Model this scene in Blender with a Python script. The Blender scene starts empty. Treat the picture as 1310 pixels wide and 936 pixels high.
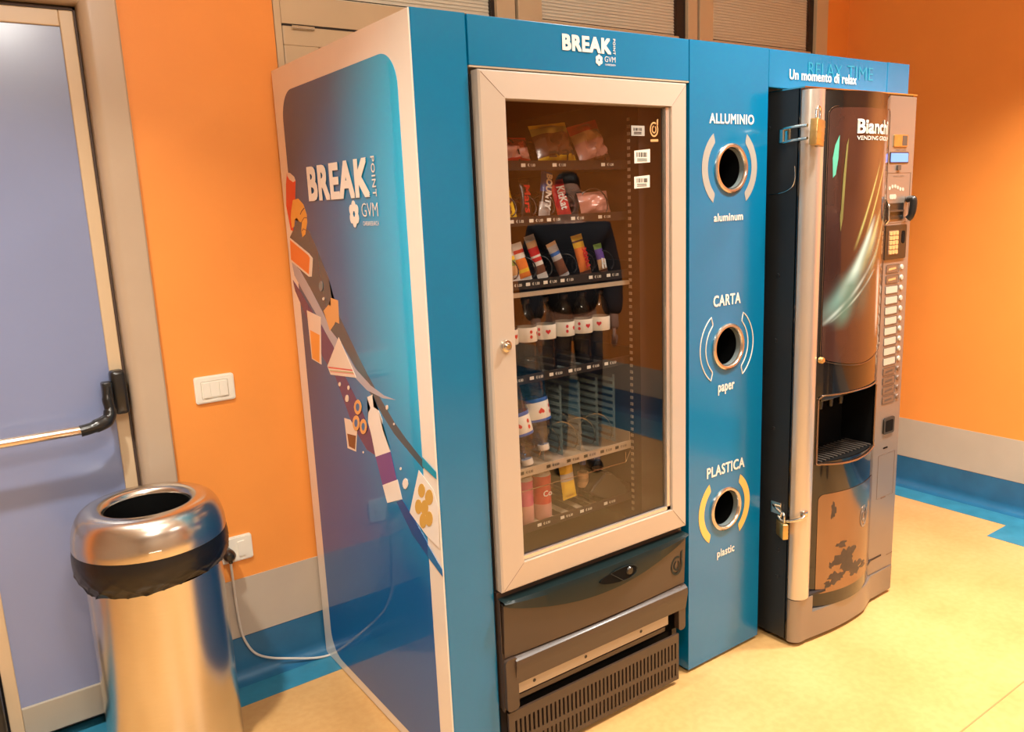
import bpy, bmesh, math, random
from mathutils import Vector, Matrix
random.seed(7)
scn = bpy.context.scene
COL = scn.collection
PI = math.pi
def V(*a): return Vector(a)

# ------------------------------------------------------------------ materials
MATS = {}
def lin(c):
    return tuple((x/12.92 if x <= .04045 else ((x+.055)/1.055)**2.4) for x in c)
def srgb(r, g, b): return lin((r/255, g/255, b/255))
def mat(name, col=(.5,.5,.5), rough=.5, metal=0.0, coat=0.0, coat_rough=.05, spec=.5, ior=1.5,
        vary=0.0, vscale=8.0, bump=0.0, bscale=60.0, emit=None, estr=0.0, stretch=None, aniso=0.0):
    m = bpy.data.materials.new(name); m.use_nodes = True
    nt = m.node_tree; b = nt.nodes['Principled BSDF']
    b.inputs['Base Color'].default_value = (*col, 1)
    b.inputs['Roughness'].default_value = rough
    b.inputs['Metallic'].default_value = metal
    b.inputs['IOR'].default_value = ior
    b.inputs['Specular IOR Level'].default_value = spec
    b.inputs['Coat Weight'].default_value = coat
    b.inputs['Coat Roughness'].default_value = coat_rough
    if aniso: b.inputs['Anisotropic'].default_value = aniso
    if emit:
        b.inputs['Emission Color'].default_value = (*emit, 1)
        b.inputs['Emission Strength'].default_value = estr
    tc = nt.nodes.new('ShaderNodeTexCoord')
    mp = nt.nodes.new('ShaderNodeMapping'); nt.links.new(tc.outputs['Object'], mp.inputs[0])
    if stretch: mp.inputs['Scale'].default_value = stretch
    n = nt.nodes.new('ShaderNodeTexNoise'); n.inputs['Scale'].default_value = vscale
    n.inputs['Detail'].default_value = 4
    nt.links.new(mp.outputs[0], n.inputs['Vector'])
    r = nt.nodes.new('ShaderNodeValToRGB')
    v = max(vary, .015)
    r.color_ramp.elements[0].position = .3; r.color_ramp.elements[1].position = .7
    r.color_ramp.elements[0].color = (*[x*(1-v) for x in col], 1)
    r.color_ramp.elements[1].color = (*[min(1, x*(1+v)) for x in col], 1)
    nt.links.new(n.outputs[0], r.inputs[0]); nt.links.new(r.outputs[0], b.inputs['Base Color'])
    if bump:
        n2 = nt.nodes.new('ShaderNodeTexNoise'); n2.inputs['Scale'].default_value = bscale
        nt.links.new(mp.outputs[0], n2.inputs['Vector'])
        bp = nt.nodes.new('ShaderNodeBump'); bp.inputs['Strength'].default_value = bump
        bp.inputs['Distance'].default_value = .002
        nt.links.new(n2.outputs[0], bp.inputs['Height']); nt.links.new(bp.outputs[0], b.inputs['Normal'])
    MATS[name] = m
    return m
def clear_mat(name, tint, rough=.03, fac=.5, ior=1.5):
    """thin clear sheet: see-through body with a mirror-like surface, by the angle of view of the surface"""
    m = bpy.data.materials.new(name); m.use_nodes = True; nt = m.node_tree
    for n in list(nt.nodes): nt.nodes.remove(n)
    out = nt.nodes.new('ShaderNodeOutputMaterial'); mix = nt.nodes.new('ShaderNodeMixShader')
    t = nt.nodes.new('ShaderNodeBsdfTransparent'); t.inputs[0].default_value = (*tint, 1)
    g = nt.nodes.new('ShaderNodeBsdfGlossy'); g.inputs['Roughness'].default_value = rough
    fr = nt.nodes.new('ShaderNodeFresnel'); fr.inputs[0].default_value = ior
    mul = nt.nodes.new('ShaderNodeMath'); mul.operation = 'MULTIPLY_ADD'
    mul.inputs[1].default_value = 1.0; mul.inputs[2].default_value = fac
    ge = nt.nodes.new('ShaderNodeNewGeometry'); mi = nt.nodes.new('ShaderNodeMath'); mi.operation = 'MULTIPLY_ADD'
    mi.inputs[1].default_value = 1/ior-ior; mi.inputs[2].default_value = ior       # same reflectance on both sides of the sheet
    nt.links.new(ge.outputs['Backfacing'], mi.inputs[0]); nt.links.new(mi.outputs[0], fr.inputs[0])
    nt.links.new(fr.outputs[0], mul.inputs[0]); nt.links.new(mul.outputs[0], mix.inputs[0])
    nt.links.new(t.outputs[0], mix.inputs[1]); nt.links.new(g.outputs[0], mix.inputs[2])
    nt.links.new(mix.outputs[0], out.inputs[0]); MATS[name] = m
    return m
M = MATS
mat('orange_paint', (.88,.31,.055), .55, vary=.03, vscale=3, bump=.12, bscale=220)
mat('grey_band', (.50,.42,.33), .5, vary=.03, bump=.05, bscale=150)
mat('blue_skirt', (.018,.13,.26), .35, vary=.12, vscale=9, bump=.03)
mat('blue_floor', (.035,.215,.34), .30, vary=.14, vscale=14)
mat('ceiling_white', (.78,.74,.66), .8)
mat('casing_metal', (.50,.38,.27), .32, vary=.02, coat=.2)
mat('frame_beige', (.62,.47,.30), .38, vary=.02)
mat('seal_brown', (.09,.055,.04), .6)
mat('dark_gap', (.02,.012,.010), .6)
mat('door_lilac', (.23,.28,.47), .28, vary=.03, vscale=2, coat=.3, coat_rough=.15)
mat('kick_grey', (.42,.37,.29), .35)
mat('blind_slat', (.84,.80,.70), .5)
mat('black_plastic', (.012,.011,.010), .28, coat=.2)
mat('black_matte', (.010,.010,.011), .6)
mat('black_steel', (.012,.014,.016), .45, vary=.1)
mat('chrome', (.72,.68,.60), .16, metal=1)
mat('bar_steel', (.80,.62,.46), .22, metal=1)
mat('brushed_steel', (.72,.68,.62), .22, metal=1, vary=.03, vscale=30, stretch=(1,1,30), aniso=.5)
mat('bag_film', (.007,.006,.006), .34, bump=.6, bscale=30, coat=.1)
mat('switch_white', (.84,.79,.68), .35)
mat('cable_white', (.66,.60,.52), .4)
mat('panel_white', (.80,.72,.62), .22, coat=.5, coat_rough=.04)
mat('kiosk_blue', (.0,.155,.33), .25, spec=.35, coat=.65, coat_rough=.10, bump=.015, bscale=30)
mat('print_white', (.84,.78,.68), .3)
mat('print_grey', (.36,.34,.30), .35)
mat('print_yellow', (.83,.50,.12), .35)
mat('ghost_blue', (.015,.25,.40), .25)
mat('frame_champagne', (.54,.455,.37), .36, metal=.25, vary=.01)
mat('frame_edge', (.72,.66,.58), .25, metal=.7)
mat('cabinet_dark', (.022,.016,.014), .5)
mat('interior_brown', (.032,.016,.012), .5, vary=.05)
mat('tray_black', (.012,.012,.012), .4)
mat('tray_floor', (.40,.42,.38), .35, metal=.3)
mat('rail_beige', (.42,.33,.23), .4)
mat('tag_white', (.72,.68,.58), .5)
mat('tag_black', (.01,.01,.01), .4)
mat('wire_steel', (.75,.62,.42), .22, metal=1)
mat('dark_wire', (.01,.01,.01), .3)
mat('flap_brown', (.055,.033,.022), .42, coat=.25, coat_rough=.18, bump=.02)
mat('handle_black', (.007,.016,.017), .38, spec=.25)
mat('bezel', (.62,.56,.48), .22, metal=.9)
mat('liner_black', (.004,.004,.004), .7, spec=.1)
mat('liner_grey', (.28,.33,.33), .3, metal=.4)
mat('silver_paint', (.29,.24,.20), .32, metal=.55, vary=.01)
mat('silver_bright', (.66,.60,.53), .30, metal=.75)
mat('gloss_black', (.010,.008,.007), .10, coat=.6, coat_rough=.03)
mat('bronze_mirror', (.29,.19,.13), .15, metal=.85, vary=.05, vscale=5)
mat('peeled', (.055,.035,.025), .45, vary=.2, vscale=30)
mat('lcd_blue', (.08,.2,.6), .2, emit=(.06,.22,.75), estr=1.0)
mat('brass', (.62,.42,.16), .30, metal=.85, vary=.08, vscale=60)
mat('gold_key', (.72,.42,.18), .35, metal=.3)
mat('label_dark', (.16,.09,.055), .4)
mat('label_pale', (.48,.42,.33), .4)
mat('key_grey', (.07,.055,.045), .4)
clear_mat('machine_glass', (.86,.84,.83), .012, .065, 1.52)
clear_mat('glass_core', (.97,.96,.95), .02, .0, 1.0001)
clear_mat('bottle_clear', (.86,.88,.88), .04, .02, 1.35)
clear_mat('bottle_blue', (.42,.66,.92), .05, .06, 1.35)
mat('divider_clear', (.30,.42,.42), .25); MATS['divider_clear'].node_tree.nodes['Principled BSDF'].inputs['Alpha'].default_value = .42
for n, c in dict(red=(.70,.035,.02), cream=(.78,.66,.54), pastry=(.80,.38,.07), ink=(.09,.05,.06), orange=(.80,.20,.045),
                 pastry2=(.74,.37,.14), orange2=(.85,.34,.07), redstripe=(.62,.10,.10), green=(.38,.42,.18), pink=(.70,.28,.24),
                 brown=(.16,.055,.03), white=(.82,.77,.70), purple=(.075,.04,.14), purple2=(.13,.06,.26), navy=(.008,.07,.27),
                 cyan=(.0,.30,.46), blue2=(.02,.15,.38), grey=(.15,.20,.22), swoosh_dark=(.035,.085,.115), swoosh_light=(.38,.40,.46),
                 chip=(.62,.37,.08)).items():
    mat('art_'+n, c, .25, coat=.35, coat_rough=.05)
for n, c in dict(yellow=(.80,.50,.03), red=(.55,.02,.02), darkred=(.25,.02,.015), black=(.015,.012,.012), blue=(.02,.10,.36),
                 white=(.70,.66,.60), orange=(.78,.20,.03), brown=(.14,.05,.025), pink=(.62,.28,.22), green=(.18,.30,.06),
                 olive=(.42,.36,.08), purple=(.10,.05,.25), silver=(.45,.42,.40), magenta=(.55,.06,.16), tan=(.62,.36,.17)).items():
    mat('pack_'+n, c, .28, coat=.3, vary=.12, vscale=25, bump=.25, bscale=60)

# the blue printed sheet of the side panel: a printed blend from cyan (front) to deep blue (foot)
def printed_sheet():
    m = bpy.data.materials.new('printed_sheet'); m.use_nodes = True; nt = m.node_tree
    b = nt.nodes['Principled BSDF']
    tc = nt.nodes.new('ShaderNodeTexCoord'); sp = nt.nodes.new('ShaderNodeSeparateXYZ')
    nt.links.new(tc.outputs['Object'], sp.inputs[0])
    r1 = nt.nodes.new('ShaderNodeValToRGB')                     # along the depth of the panel (y 0 .. -0.9)
    mr = nt.nodes.new('ShaderNodeMapRange'); mr.inputs['From Min'].default_value = 0; mr.inputs['From Max'].default_value = -.85
    nt.links.new(sp.outputs['Y'], mr.inputs['Value']); nt.links.new(mr.outputs[0], r1.inputs[0])
    r1.color_ramp.elements[0].color = (.018,.045,.12,1); r1.color_ramp.elements[1].color = (.0,.46,.76,1)
    e = r1.color_ramp.elements.new(.5); e.color = (.004,.135,.31,1)
    mz = nt.nodes.new('ShaderNodeMapRange'); mz.inputs['From Min'].default_value = .55; mz.inputs['From Max'].default_value = 1.15
    nt.links.new(sp.outputs['Z'], mz.inputs['Value'])
    mx = nt.nodes.new('ShaderNodeMix'); mx.data_type = 'RGBA'
    nt.links.new(mz.outputs[0], mx.inputs[0]); mx.inputs[6].default_value = (.0,.10,.34,1)
    nt.links.new(r1.outputs[0], mx.inputs[7]); nt.links.new(mx.outputs[2], b.inputs['Base Color'])
    b.inputs['Roughness'].default_value = .45; b.inputs['Specular IOR Level'].default_value = .2; b.inputs['Coat Weight'].default_value = .8; b.inputs['Coat Roughness'].default_value = .03
    b.inputs['Coat IOR'].default_value = 1.45
    MATS['printed_sheet'] = m
printed_sheet()
MATS['art_panel'] = MATS['printed_sheet']

def lino():
    m = bpy.data.materials.new('linoleum'); m.use_nodes = True; nt = m.node_tree
    b = nt.nodes['Principled BSDF']; tc = nt.nodes.new('ShaderNodeTexCoord')
    n1 = nt.nodes.new('ShaderNodeTexNoise'); n1.inputs['Scale'].default_value = 3.2; n1.inputs['Detail'].default_value = 8
    n2 = nt.nodes.new('ShaderNodeTexNoise'); n2.inputs['Scale'].default_value = 42; n2.inputs['Detail'].default_value = 5
    for n in (n1, n2): nt.links.new(tc.outputs['Object'], n.inputs['Vector'])
    r1 = nt.nodes.new('ShaderNodeValToRGB'); r1.color_ramp.elements[0].position = .35; r1.color_ramp.elements[1].position = .65
    r1.color_ramp.elements[0].color = (.57,.325,.115,1); r1.color_ramp.elements[1].color = (.64,.385,.15,1)
    r2 = nt.nodes.new('ShaderNodeValToRGB'); r2.color_ramp.elements[0].position = .38; r2.color_ramp.elements[1].position = .62
    r2.color_ramp.elements[0].color = (.93,.89,.83,1); r2.color_ramp.elements[1].color = (1,1,1,1)
    mx = nt.nodes.new('ShaderNodeMix'); mx.data_type = 'RGBA'; mx.blend_type = 'MULTIPLY'; mx.inputs[0].default_value = .8
    nt.links.new(n1.outputs[0], r1.inputs[0]); nt.links.new(n2.outputs[0], r2.inputs[0])
    nt.links.new(r1.outputs[0], mx.inputs[6]); nt.links.new(r2.outputs[0], mx.inputs[7])
    nt.links.new(mx.outputs[2], b.inputs['Base Color'])
    b.inputs['Roughness'].default_value = .33
    MATS['linoleum'] = m
lino()

# ------------------------------------------------------------------ mesh helpers
class Frame:                                   # a local plane: origin, u (right), v (up), n (towards the viewer of that face)
    def __init__(s, o, u, v):
        s.o = Vector(o); s.u = Vector(u); s.v = Vector(v); s.n = s.u.cross(s.v)
    def __call__(s, a, b, d=0.0): return s.o + s.u*a + s.v*b + s.n*d
def front(y): return Frame((0, y, 0), (1,0,0), (0,0,1))       # faces the room (-y)
SIDE = Frame((0,0,0), (0,-1,0), (0,0,1))                       # faces -x ; a = -y
def new(): return bmesh.new()
def box(bm, x0, x1, y0, y1, z0, z1, bev=0.0, seg=2):
    r = bmesh.ops.create_cube(bm, size=1.0)
    vs = r['verts']
    bmesh.ops.scale(bm, vec=(abs(x1-x0), abs(y1-y0), abs(z1-z0)), verts=vs)
    bmesh.ops.translate(bm, vec=((x0+x1)/2, (y0+y1)/2, (z0+z1)/2), verts=vs)
    if bev:
        es = list({e for v in vs for e in v.link_edges})
        bmesh.ops.bevel(bm, geom=es, offset=bev, segments=seg, profile=.5, affect='EDGES')
def prism(bm, pts, fr, d0, d1, mi=0):
    """outline pts (a,b) on plane fr, extruded from depth d0 to d1 along its normal"""
    lo = [bm.verts.new(fr(a, b, d0)) for a, b in pts]; hi = [bm.verts.new(fr(a, b, d1)) for a, b in pts]
    fs = [bm.faces.new(hi), bm.faces.new(lo[::-1])]
    n = len(pts)
    for i in range(n): fs.append(bm.faces.new((lo[i], lo[(i+1) % n], hi[(i+1) % n], hi[i])))
    for f in fs: f.material_index = mi
def rrect(x0, x1, z0, z1, r, n=6):
    out = []
    for cx, cz, a0 in ((x1-r, z1-r, 0), (x0+r, z1-r, 90), (x0+r, z0+r, 180), (x1-r, z0+r, 270)):
        for i in range(n+1):
            a = math.radians(a0+90*i/n); out.append((cx+r*math.cos(a), cz+r*math.sin(a)))
    return out
def circ(cx, cz, rx, rz=None, n=24):
    rz = rz or rx
    return [(cx+rx*math.cos(2*PI*i/n), cz+rz*math.sin(2*PI*i/n)) for i in range(n)]
def lathe(bm, prof, c=(0,0,0), axis='Z', n=48, mi=0, cap=False):
    rings = []
    for r, h in prof:
        ring = []
        for i in range(n):
            a = 2*PI*i/n; x, y = r*math.cos(a), r*math.sin(a)
            p = {'Z': (x, y, h), 'Y': (x, h, y), 'X': (h, x, y)}[axis]
            ring.append(bm.verts.new((c[0]+p[0], c[1]+p[1], c[2]+p[2])))
        rings.append(ring)
    for a, b in zip(rings, rings[1:]):
        for i in range(n):
            f = bm.faces.new((a[i], a[(i+1) % n], b[(i+1) % n], b[i])); f.material_index = mi
    if cap:
        bm.faces.new(rings[0]); bm.faces.new(rings[-1])
def tube(bm, pts, r, n=8, closed=False):
    pts = [Vector(p) for p in pts]; rings = []
    m = len(pts)
    up = None
    for i, p in enumerate(pts):
        if closed: t = pts[(i+1) % m]-pts[i-1]
        else: t = pts[min(i+1, m-1)]-pts[max(i-1, 0)]
        t.normalize()
        if up is None:
            up = Vector((0,0,1)) if abs(t.z) < .9 else Vector((1,0,0))
        a = t.cross(up)
        if a.length < 1e-4: a = t.cross(Vector((1,0,0)))
        a.normalize(); b = a.cross(t).normalized(); up = b
        rr = r[i] if isinstance(r, (list, tuple)) else r
        rings.append([bm.verts.new(p+a*rr*math.cos(2*PI*k/n)+b*rr*math.sin(2*PI*k/n)) for k in range(n)])
    for i in range(m if closed else m-1):
        A, B = rings[i], rings[(i+1) % m]
        for k in range(n): bm.faces.new((A[k], A[(k+1) % n], B[(k+1) % n], B[k]))
    if not closed: bm.faces.new(rings[0][::-1]); bm.faces.new(rings[-1])
def smooth_path(pts, k=8):
    pts = [Vector(p) for p in pts]; out = []
    for i in range(len(pts)-1):
        p0 = pts[max(i-1,0)]; p1 = pts[i]; p2 = pts[i+1]; p3 = pts[min(i+2, len(pts)-1)]
        for j in range(k):
            t = j/k
            out.append(.5*((2*p1)+(-p0+p2)*t+(2*p0-5*p1+4*p2-p3)*t*t+(-p0+3*p1-3*p2+p3)*t**3))
    out.append(pts[-1]); return out
def obj(name, bm, material, parent=None, smooth=False, label=None, fix=True):
    if fix: bmesh.ops.recalc_face_normals(bm, faces=bm.faces)
    me = bpy.data.meshes.new(name); bm.to_mesh(me); bm.free()
    mats = material if isinstance(material, (list, tuple)) else [material]
    for m in mats: me.materials.append(M[m] if isinstance(m, str) else m)
    if smooth:
        for p in me.polygons: p.use_smooth = True
        try: me.set_sharp_from_angle(angle=math.radians(38))
        except Exception: pass
    o = bpy.data.objects.new(name, me); COL.objects.link(o)
    if parent:
        o.parent = parent
        o.matrix_parent_inverse = Matrix.Translation(-parent_loc(parent))
    if label: o['label'] = label
    return o
def parent_loc(p): return Vector(p.location) if p.type == 'EMPTY' else Vector((0,0,0))
def tag(o, label, cat, group=None):
    o['label'] = label; o['category'] = cat
    if group: o['group'] = group
    return o
def thing(name, label, cat, loc=(0,0,0), group=None):
    o = bpy.data.objects.new(name, None); COL.objects.link(o); o.location = loc; o.empty_display_size = .05
    return tag(o, label, cat, group)
def struct(name, bm, material, parent=None, smooth=False):
    o = obj(name, bm, material, parent, smooth)
    if not parent: o['kind'] = 'structure'
    return o
def text_mesh(s, fr, a0, a1, b0, b1, d0=.0002, th=.0006, bold=0.0, spacing=1.0, shear=0.0, weight=0.0):
    """letters fitted into the rectangle a0..a1 x b0..b1 of plane fr; returns a bmesh"""
    cu = bpy.data.curves.new('letters', 'FONT'); cu.body = s; cu.size = 1.0; cu.offset = bold; cu.resolution_u = 3
    cu.space_character = spacing; cu.shear = shear
    to = bpy.data.objects.new('letters', cu); COL.objects.link(to)
    bpy.context.view_layer.update()
    dg = bpy.context.evaluated_depsgraph_get()
    me = bpy.data.meshes.new_from_object(to.evaluated_get(dg))
    bpy.data.objects.remove(to); bpy.data.curves.remove(cu)
    bm = bmesh.new(); bm.from_mesh(me); bpy.data.meshes.remove(me)
    if weight:                                   # heavier strokes: the outline laid down again around itself
        src = bpy.data.meshes.new('t'); bm.to_mesh(src)
        layer = {}
        for k in range(8):
            n0 = len(bm.verts); bm.from_mesh(src); bm.verts.ensure_lookup_table()
            for v in bm.verts[n0:]: v.co += Vector((weight*(1,1,0,-1,-1,-1,0,1)[k], weight*.8*(0,1,1,1,0,-1,-1,-1)[k], (k+1)*.00006))
        bpy.data.meshes.remove(src)
    xs = [v.co.x for v in bm.verts]; ys = [v.co.y for v in bm.verts]
    x0, x1, y0, y1 = min(xs), max(xs), min(ys), max(ys)
    for v in bm.verts:
        a = a0+(v.co.x-x0)/(x1-x0)*(a1-a0); b = b0+(v.co.y-y0)/(y1-y0)*(b1-b0)
        v.co = fr(a, b, d0+th+v.co.z)
    return bm
def join(bm, other):
    me = bpy.data.meshes.new('t'); other.to_mesh(me); other.free(); bm.from_mesh(me); bpy.data.meshes.remove(me)
def copy_thing(root, loc, label=None):
    """a copy of a thing, its parts and their sub-parts"""
    c = root.copy(); COL.objects.link(c); c.location = loc
    if label: c['label'] = label
    for ch in list(root.children):
        d = ch.copy(); COL.objects.link(d); d.parent = c
        for g in list(ch.children):
            e = g.copy(); COL.objects.link(e); e.parent = d
    return c
# ================================================================== SETTING
W = .02            # plane of the back wall (y)
XR = 3.11          # plane of the right wall (x)
F = -.904          # front plane of the blue surround
CEIL = 2.85
bm = new(); box(bm, -3.2, XR+.1, -5.2, W+.15, -.08, 0); struct('floor', bm, 'linoleum')
bm = new(); box(bm, -3.2, XR+.1, -5.2, W+.15, CEIL, CEIL+.08); struct('ceiling', bm, 'ceiling_white')
mat('cream_paint', (.42,.35,.28), .6, vary=.02)
# back wall with the door opening (x -1.90..-.50) and the window opening (x .03..2.93)
bm = new()
for x0, x1, z0, z1 in ((-3.2,-1.50,0,CEIL), (-1.50,-.50,2.16,CEIL), (-.50,.03,0,CEIL), (.03,2.93,0,1.0), (.03,2.93,2.70,CEIL), (2.93,XR+.1,0,CEIL)):
    box(bm, x0, x1, W, W+.15, z0, z1)
struct('wall_back', bm, 'orange_paint')
bm = new(); box(bm, XR, XR+.1, -5.2, W, 0, CEIL); struct('wall_right', bm, 'orange_paint')
bm = new(); box(bm, -3.2, -3.1, -5.2, W, 0, CEIL); struct('wall_left', bm, 'cream_paint')
bm = new(); box(bm, -3.1, XR, -5.2, -5.1, 0, CEIL); struct('wall_front', bm, 'cream_paint')
# coved skirting and grey wall band
def skirt_profile():
    p = [(0, .1576), (-.004, .1576), (-.004, .045)]
    for i in range(1, 8):
        a = PI/2*i/8; p.append((-.004-.041*(1-math.cos(a)), .045-.041*math.sin(a)))
    p += [(-.047, .0022), (-.047, 0), (0, 0)]
    return p
def extr(bm, prof, f0, f1):
    A = [bm.verts.new(f0(a, b)) for a, b in prof]; B = [bm.verts.new(f1(a, b)) for a, b in prof]
    n = len(prof)
    for i in range(n): bm.faces.new((A[i], A[(i+1) % n], B[(i+1) % n], B[i]))
    bm.faces.new(A[::-1]); bm.faces.new(B)
bm = new(); extr(bm, skirt_profile(), lambda a, b: (-.42, W+a, b), lambda a, b: (XR, W+a, b)); struct('baseboard_back', bm, 'blue_skirt', smooth=True)
bm = new(); extr(bm, skirt_profile(), lambda a, b: (XR+a, W, b), lambda a, b: (XR+a, -5.1, b)); struct('baseboard_right', bm, 'blue_skirt', smooth=True)
bm = new(); box(bm, -.424, XR, W-.003, W, .1596, .3654); struct('trim_1', bm, 'grey_band')
bm = new(); box(bm, XR-.003, XR, -5.1, W, .1596, .3654); struct('trim_2', bm, 'grey_band')
# blue border laid into the floor, with its step by the right wall
bm = new()
pts = [(-3.1, W), (XR-.001, W), (XR-.001, -5.0), (2.75, -5.0), (2.75, -1.002), (2.935, -1.002), (2.935, -.1347), (-3.1, -.1347)]
prism(bm, [(-1.5, W), (-.5, W), (-.5, W+.12), (-1.5, W+.12)], Frame((0,0,0), (1,0,0), (0,1,0)), .0002, .0015)
prism(bm, pts, Frame((0,0,0), (1,0,0), (0,1,0)), .0002, .0015)
struct('floor_border', bm, 'blue_floor')
bm = new(); box(bm, .3, 2.75, -1.603, -1.599, .0, .0012); struct('trim_3', bm, mat('seam', (.40,.22,.075), .5))

# --- door: leaf of beige profile with lilac panel, in a rounded metal casing
DY = .05
door = bpy.data.objects.new('door_1', None); COL.objects.link(door); door['kind'] = 'structure'; door.location = (-.95, DY, 0)
bm = new()
box(bm, -.566, -.530, DY, DY+.04, .04, 2.136, .003)       # right stile
box(bm, -.965, -.930, DY, DY+.04, .04, 2.136, .003)       # left stile
box(bm, -.930, -.566, DY, DY+.04, 2.093, 2.136, .003)
obj('leaf_frame', bm, 'frame_beige', door)
bm = new(); box(bm, -.930, -.566, DY+.008, DY+.03, .14, 2.093); obj('leaf_panel', bm, 'door_lilac', door)
bm = new(); box(bm, -.930, -.566, DY-.002, DY+.036, .042, .143, .002); obj('kick_plate', bm, 'kick_grey', door)
bm = new(); box(bm, -.5285, -.5225, DY+.01, DY+.03, .02, 2.146); box(bm, -.965, -.5225, DY+.01, DY+.03, 2.139, 2.146); box(bm, -.965, -.5285, DY+.012, DY+.03, .032, .04); obj('seal', bm, 'seal_brown', door)
# panic bar (moves with the door)
pb = obj('panic_bar_housing', (lambda b: (box(b, -.572, -.530, DY-.050, DY-.001, .992, 1.125, .012, 3), b)[1])(new()), 'black_plastic', door, True)
bm = new()
tube(bm, smooth_path([(-.585, DY-.055, 1.085), (-.590, DY-.062, 1.05), (-.588, DY-.068, 1.015), (-.600, DY-.078, .990), (-.640, DY-.088, .978), (-.675, DY-.09, .973)], 6),
     [.013]*6+[.015]*6+[.018]*6+[.020]*6+[.017]*7, 12)
box(bm, -.600, -.572, DY-.066, DY-.03, 1.03, 1.098, .006)
obj('bar_arm', bm, 'black_plastic', door, True)
bm = new(); tube(bm, [(-.655, DY-.09, .976), (-1.30, DY-.09, .976)], .0135, 16); obj('push_bar', bm, 'bar_steel', door, True)
# second leaf left of the first
d2 = bpy.data.objects.new('door_2', None); COL.objects.link(d2); d2['kind'] = 'structure'; d2.location = (-1.2, DY, 0)
bm = new(); box(bm, -1.49, -.972, DY+.008, DY+.03, .14, 2.093); obj('leaf_panel', bm, 'door_lilac', d2)
bm = new(); box(bm, -1.49, -.972, DY-.002, DY+.036, .042, .143, .002); box(bm, -1.49, -.972, DY, DY+.04, 2.093, 2.136, .003); obj('leaf_frame', bm, 'frame_beige', d2)
bm = new(); box(bm, -1.03, -.972, DY-.05, DY-.002, .035, .255, .008); obj('rod_cover', bm, 'black_plastic', d2)
# casing: flat face on the wall, round return towards the leaf
def casing_prof(n=8):          # (distance from the opening edge outwards, y)
    p = [(0, DY+.04), (0, W+.01)]
    for i in range(n+1):
        a = PI/2*i/n; p.append((.030*(1-math.cos(a)), W+.008-.030*math.sin(a)))
    p += [(.092, W-.022), (.097, W-.018), (.097, W), (.097, DY+.04)]
    return p
bm = new()
prof = casing_prof()
A = [bm.verts.new((-.521+a, y, 0)) for a, y in prof]; B = [bm.verts.new((-.521+a, y, 2.150+a)) for a, y in prof]
C_ = [bm.verts.new((-1.5-a, y, 2.150+a)) for a, y in prof]; D_ = [bm.verts.new((-1.5-a, y, 0)) for a, y in prof]
n = len(prof)
for P, Q in ((A, B), (B, C_), (C_, D_)):
    for i in range(n): bm.faces.new((P[i], P[(i+1) % n], Q[(i+1) % n], Q[i]))
struct('trim_4', bm, 'casing_metal', smooth=True)
# wall behind the leaves, so that nothing is open to the outside
bm = new(); box(bm, -1.55, -.45, W+.12, W+.15, .003, 2.2); struct('trim_5', bm, 'dark_gap')

# --- window: beige frame, venetian blinds behind three panes of the upper lights, shutters below
win = bpy.data.objects.new('window_1', None); COL.objects.link(win); win['kind'] = 'structure'; win.location = (1.5, W, 1.0)
WY = W-.002
bm = new()
box(bm, .032, .0535, WY, WY+.07, 1.0, 2.70)                # slim left jamb
box(bm, .0565, .245, WY+.004, WY+.07, 2.150, 2.70)   # stile of the upper light
box(bm, .885, .968, WY+.002, WY+.07, 1.0, 2.70, .003); box(bm, .982, 1.095, WY+.002, WY+.07, 1.0, 2.70, .003)
box(bm, 1.905, 1.965, WY+.002, WY+.07, 1.0, 2.70, .003); box(bm, 1.980, 2.068, WY+.002, WY+.07, 1.0, 2.70, .003)
box(bm, 2.835, 2.930, WY, WY+.07, 1.0, 2.70, .003)
for x0, x1 in ((.245, .870), (1.095, 1.850), (2.068, 2.800)):
    box(bm, x0, x1, WY+.004, WY+.07, 2.150, 2.236 if x0 < 1 else 2.250, 0 if x0 < 1 else .003)
    box(bm, x0, x1, WY+.004, WY+.07, 2.62, 2.70, .003)
box(bm, .032, 2.93, WY+.03, WY+.07, 2.10, 2.15)
obj('window_frame', bm, 'frame_beige', win)
bm = new()
box(bm, .0575, .87, WY+.004, WY+.06, 2.085, 2.143, .003); box(bm, .0575, .175, WY+.004, WY+.06, 1.0, 2.085, .003)
box(bm, .20, .87, WY+.02, WY+.05, 1.0, 2.078)
box(bm, 1.0, 2.83, WY+.02, WY+.05, 1.0, 2.145)
obj('lower_sash', bm, 'frame_beige', win)
bm = new()
box(bm, .0535, .0565, WY+.01, WY+.06, 1.0, 2.15); box(bm, .032, .9, WY+.008, WY+.06, 2.143, 2.150)
for x0, x1 in ((.870,.885), (.968,.982), (1.850,1.905), (1.965,1.980), (2.800,2.835)): box(bm, x0, x1, WY+.02, WY+.06, 1.0, 2.70)
box(bm, .032, 2.93, W+.12, W+.14, 1.0, 2.70)
obj('seal', bm, 'dark_gap', win)
bm = new(); lathe(bm, [(.0001,.085),(.006,.085),(.006,.160),(.0001,.160)], (0, WY-.004, 2.139), 'X', 12); obj('hinge', bm, 'chrome', win, True)
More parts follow.
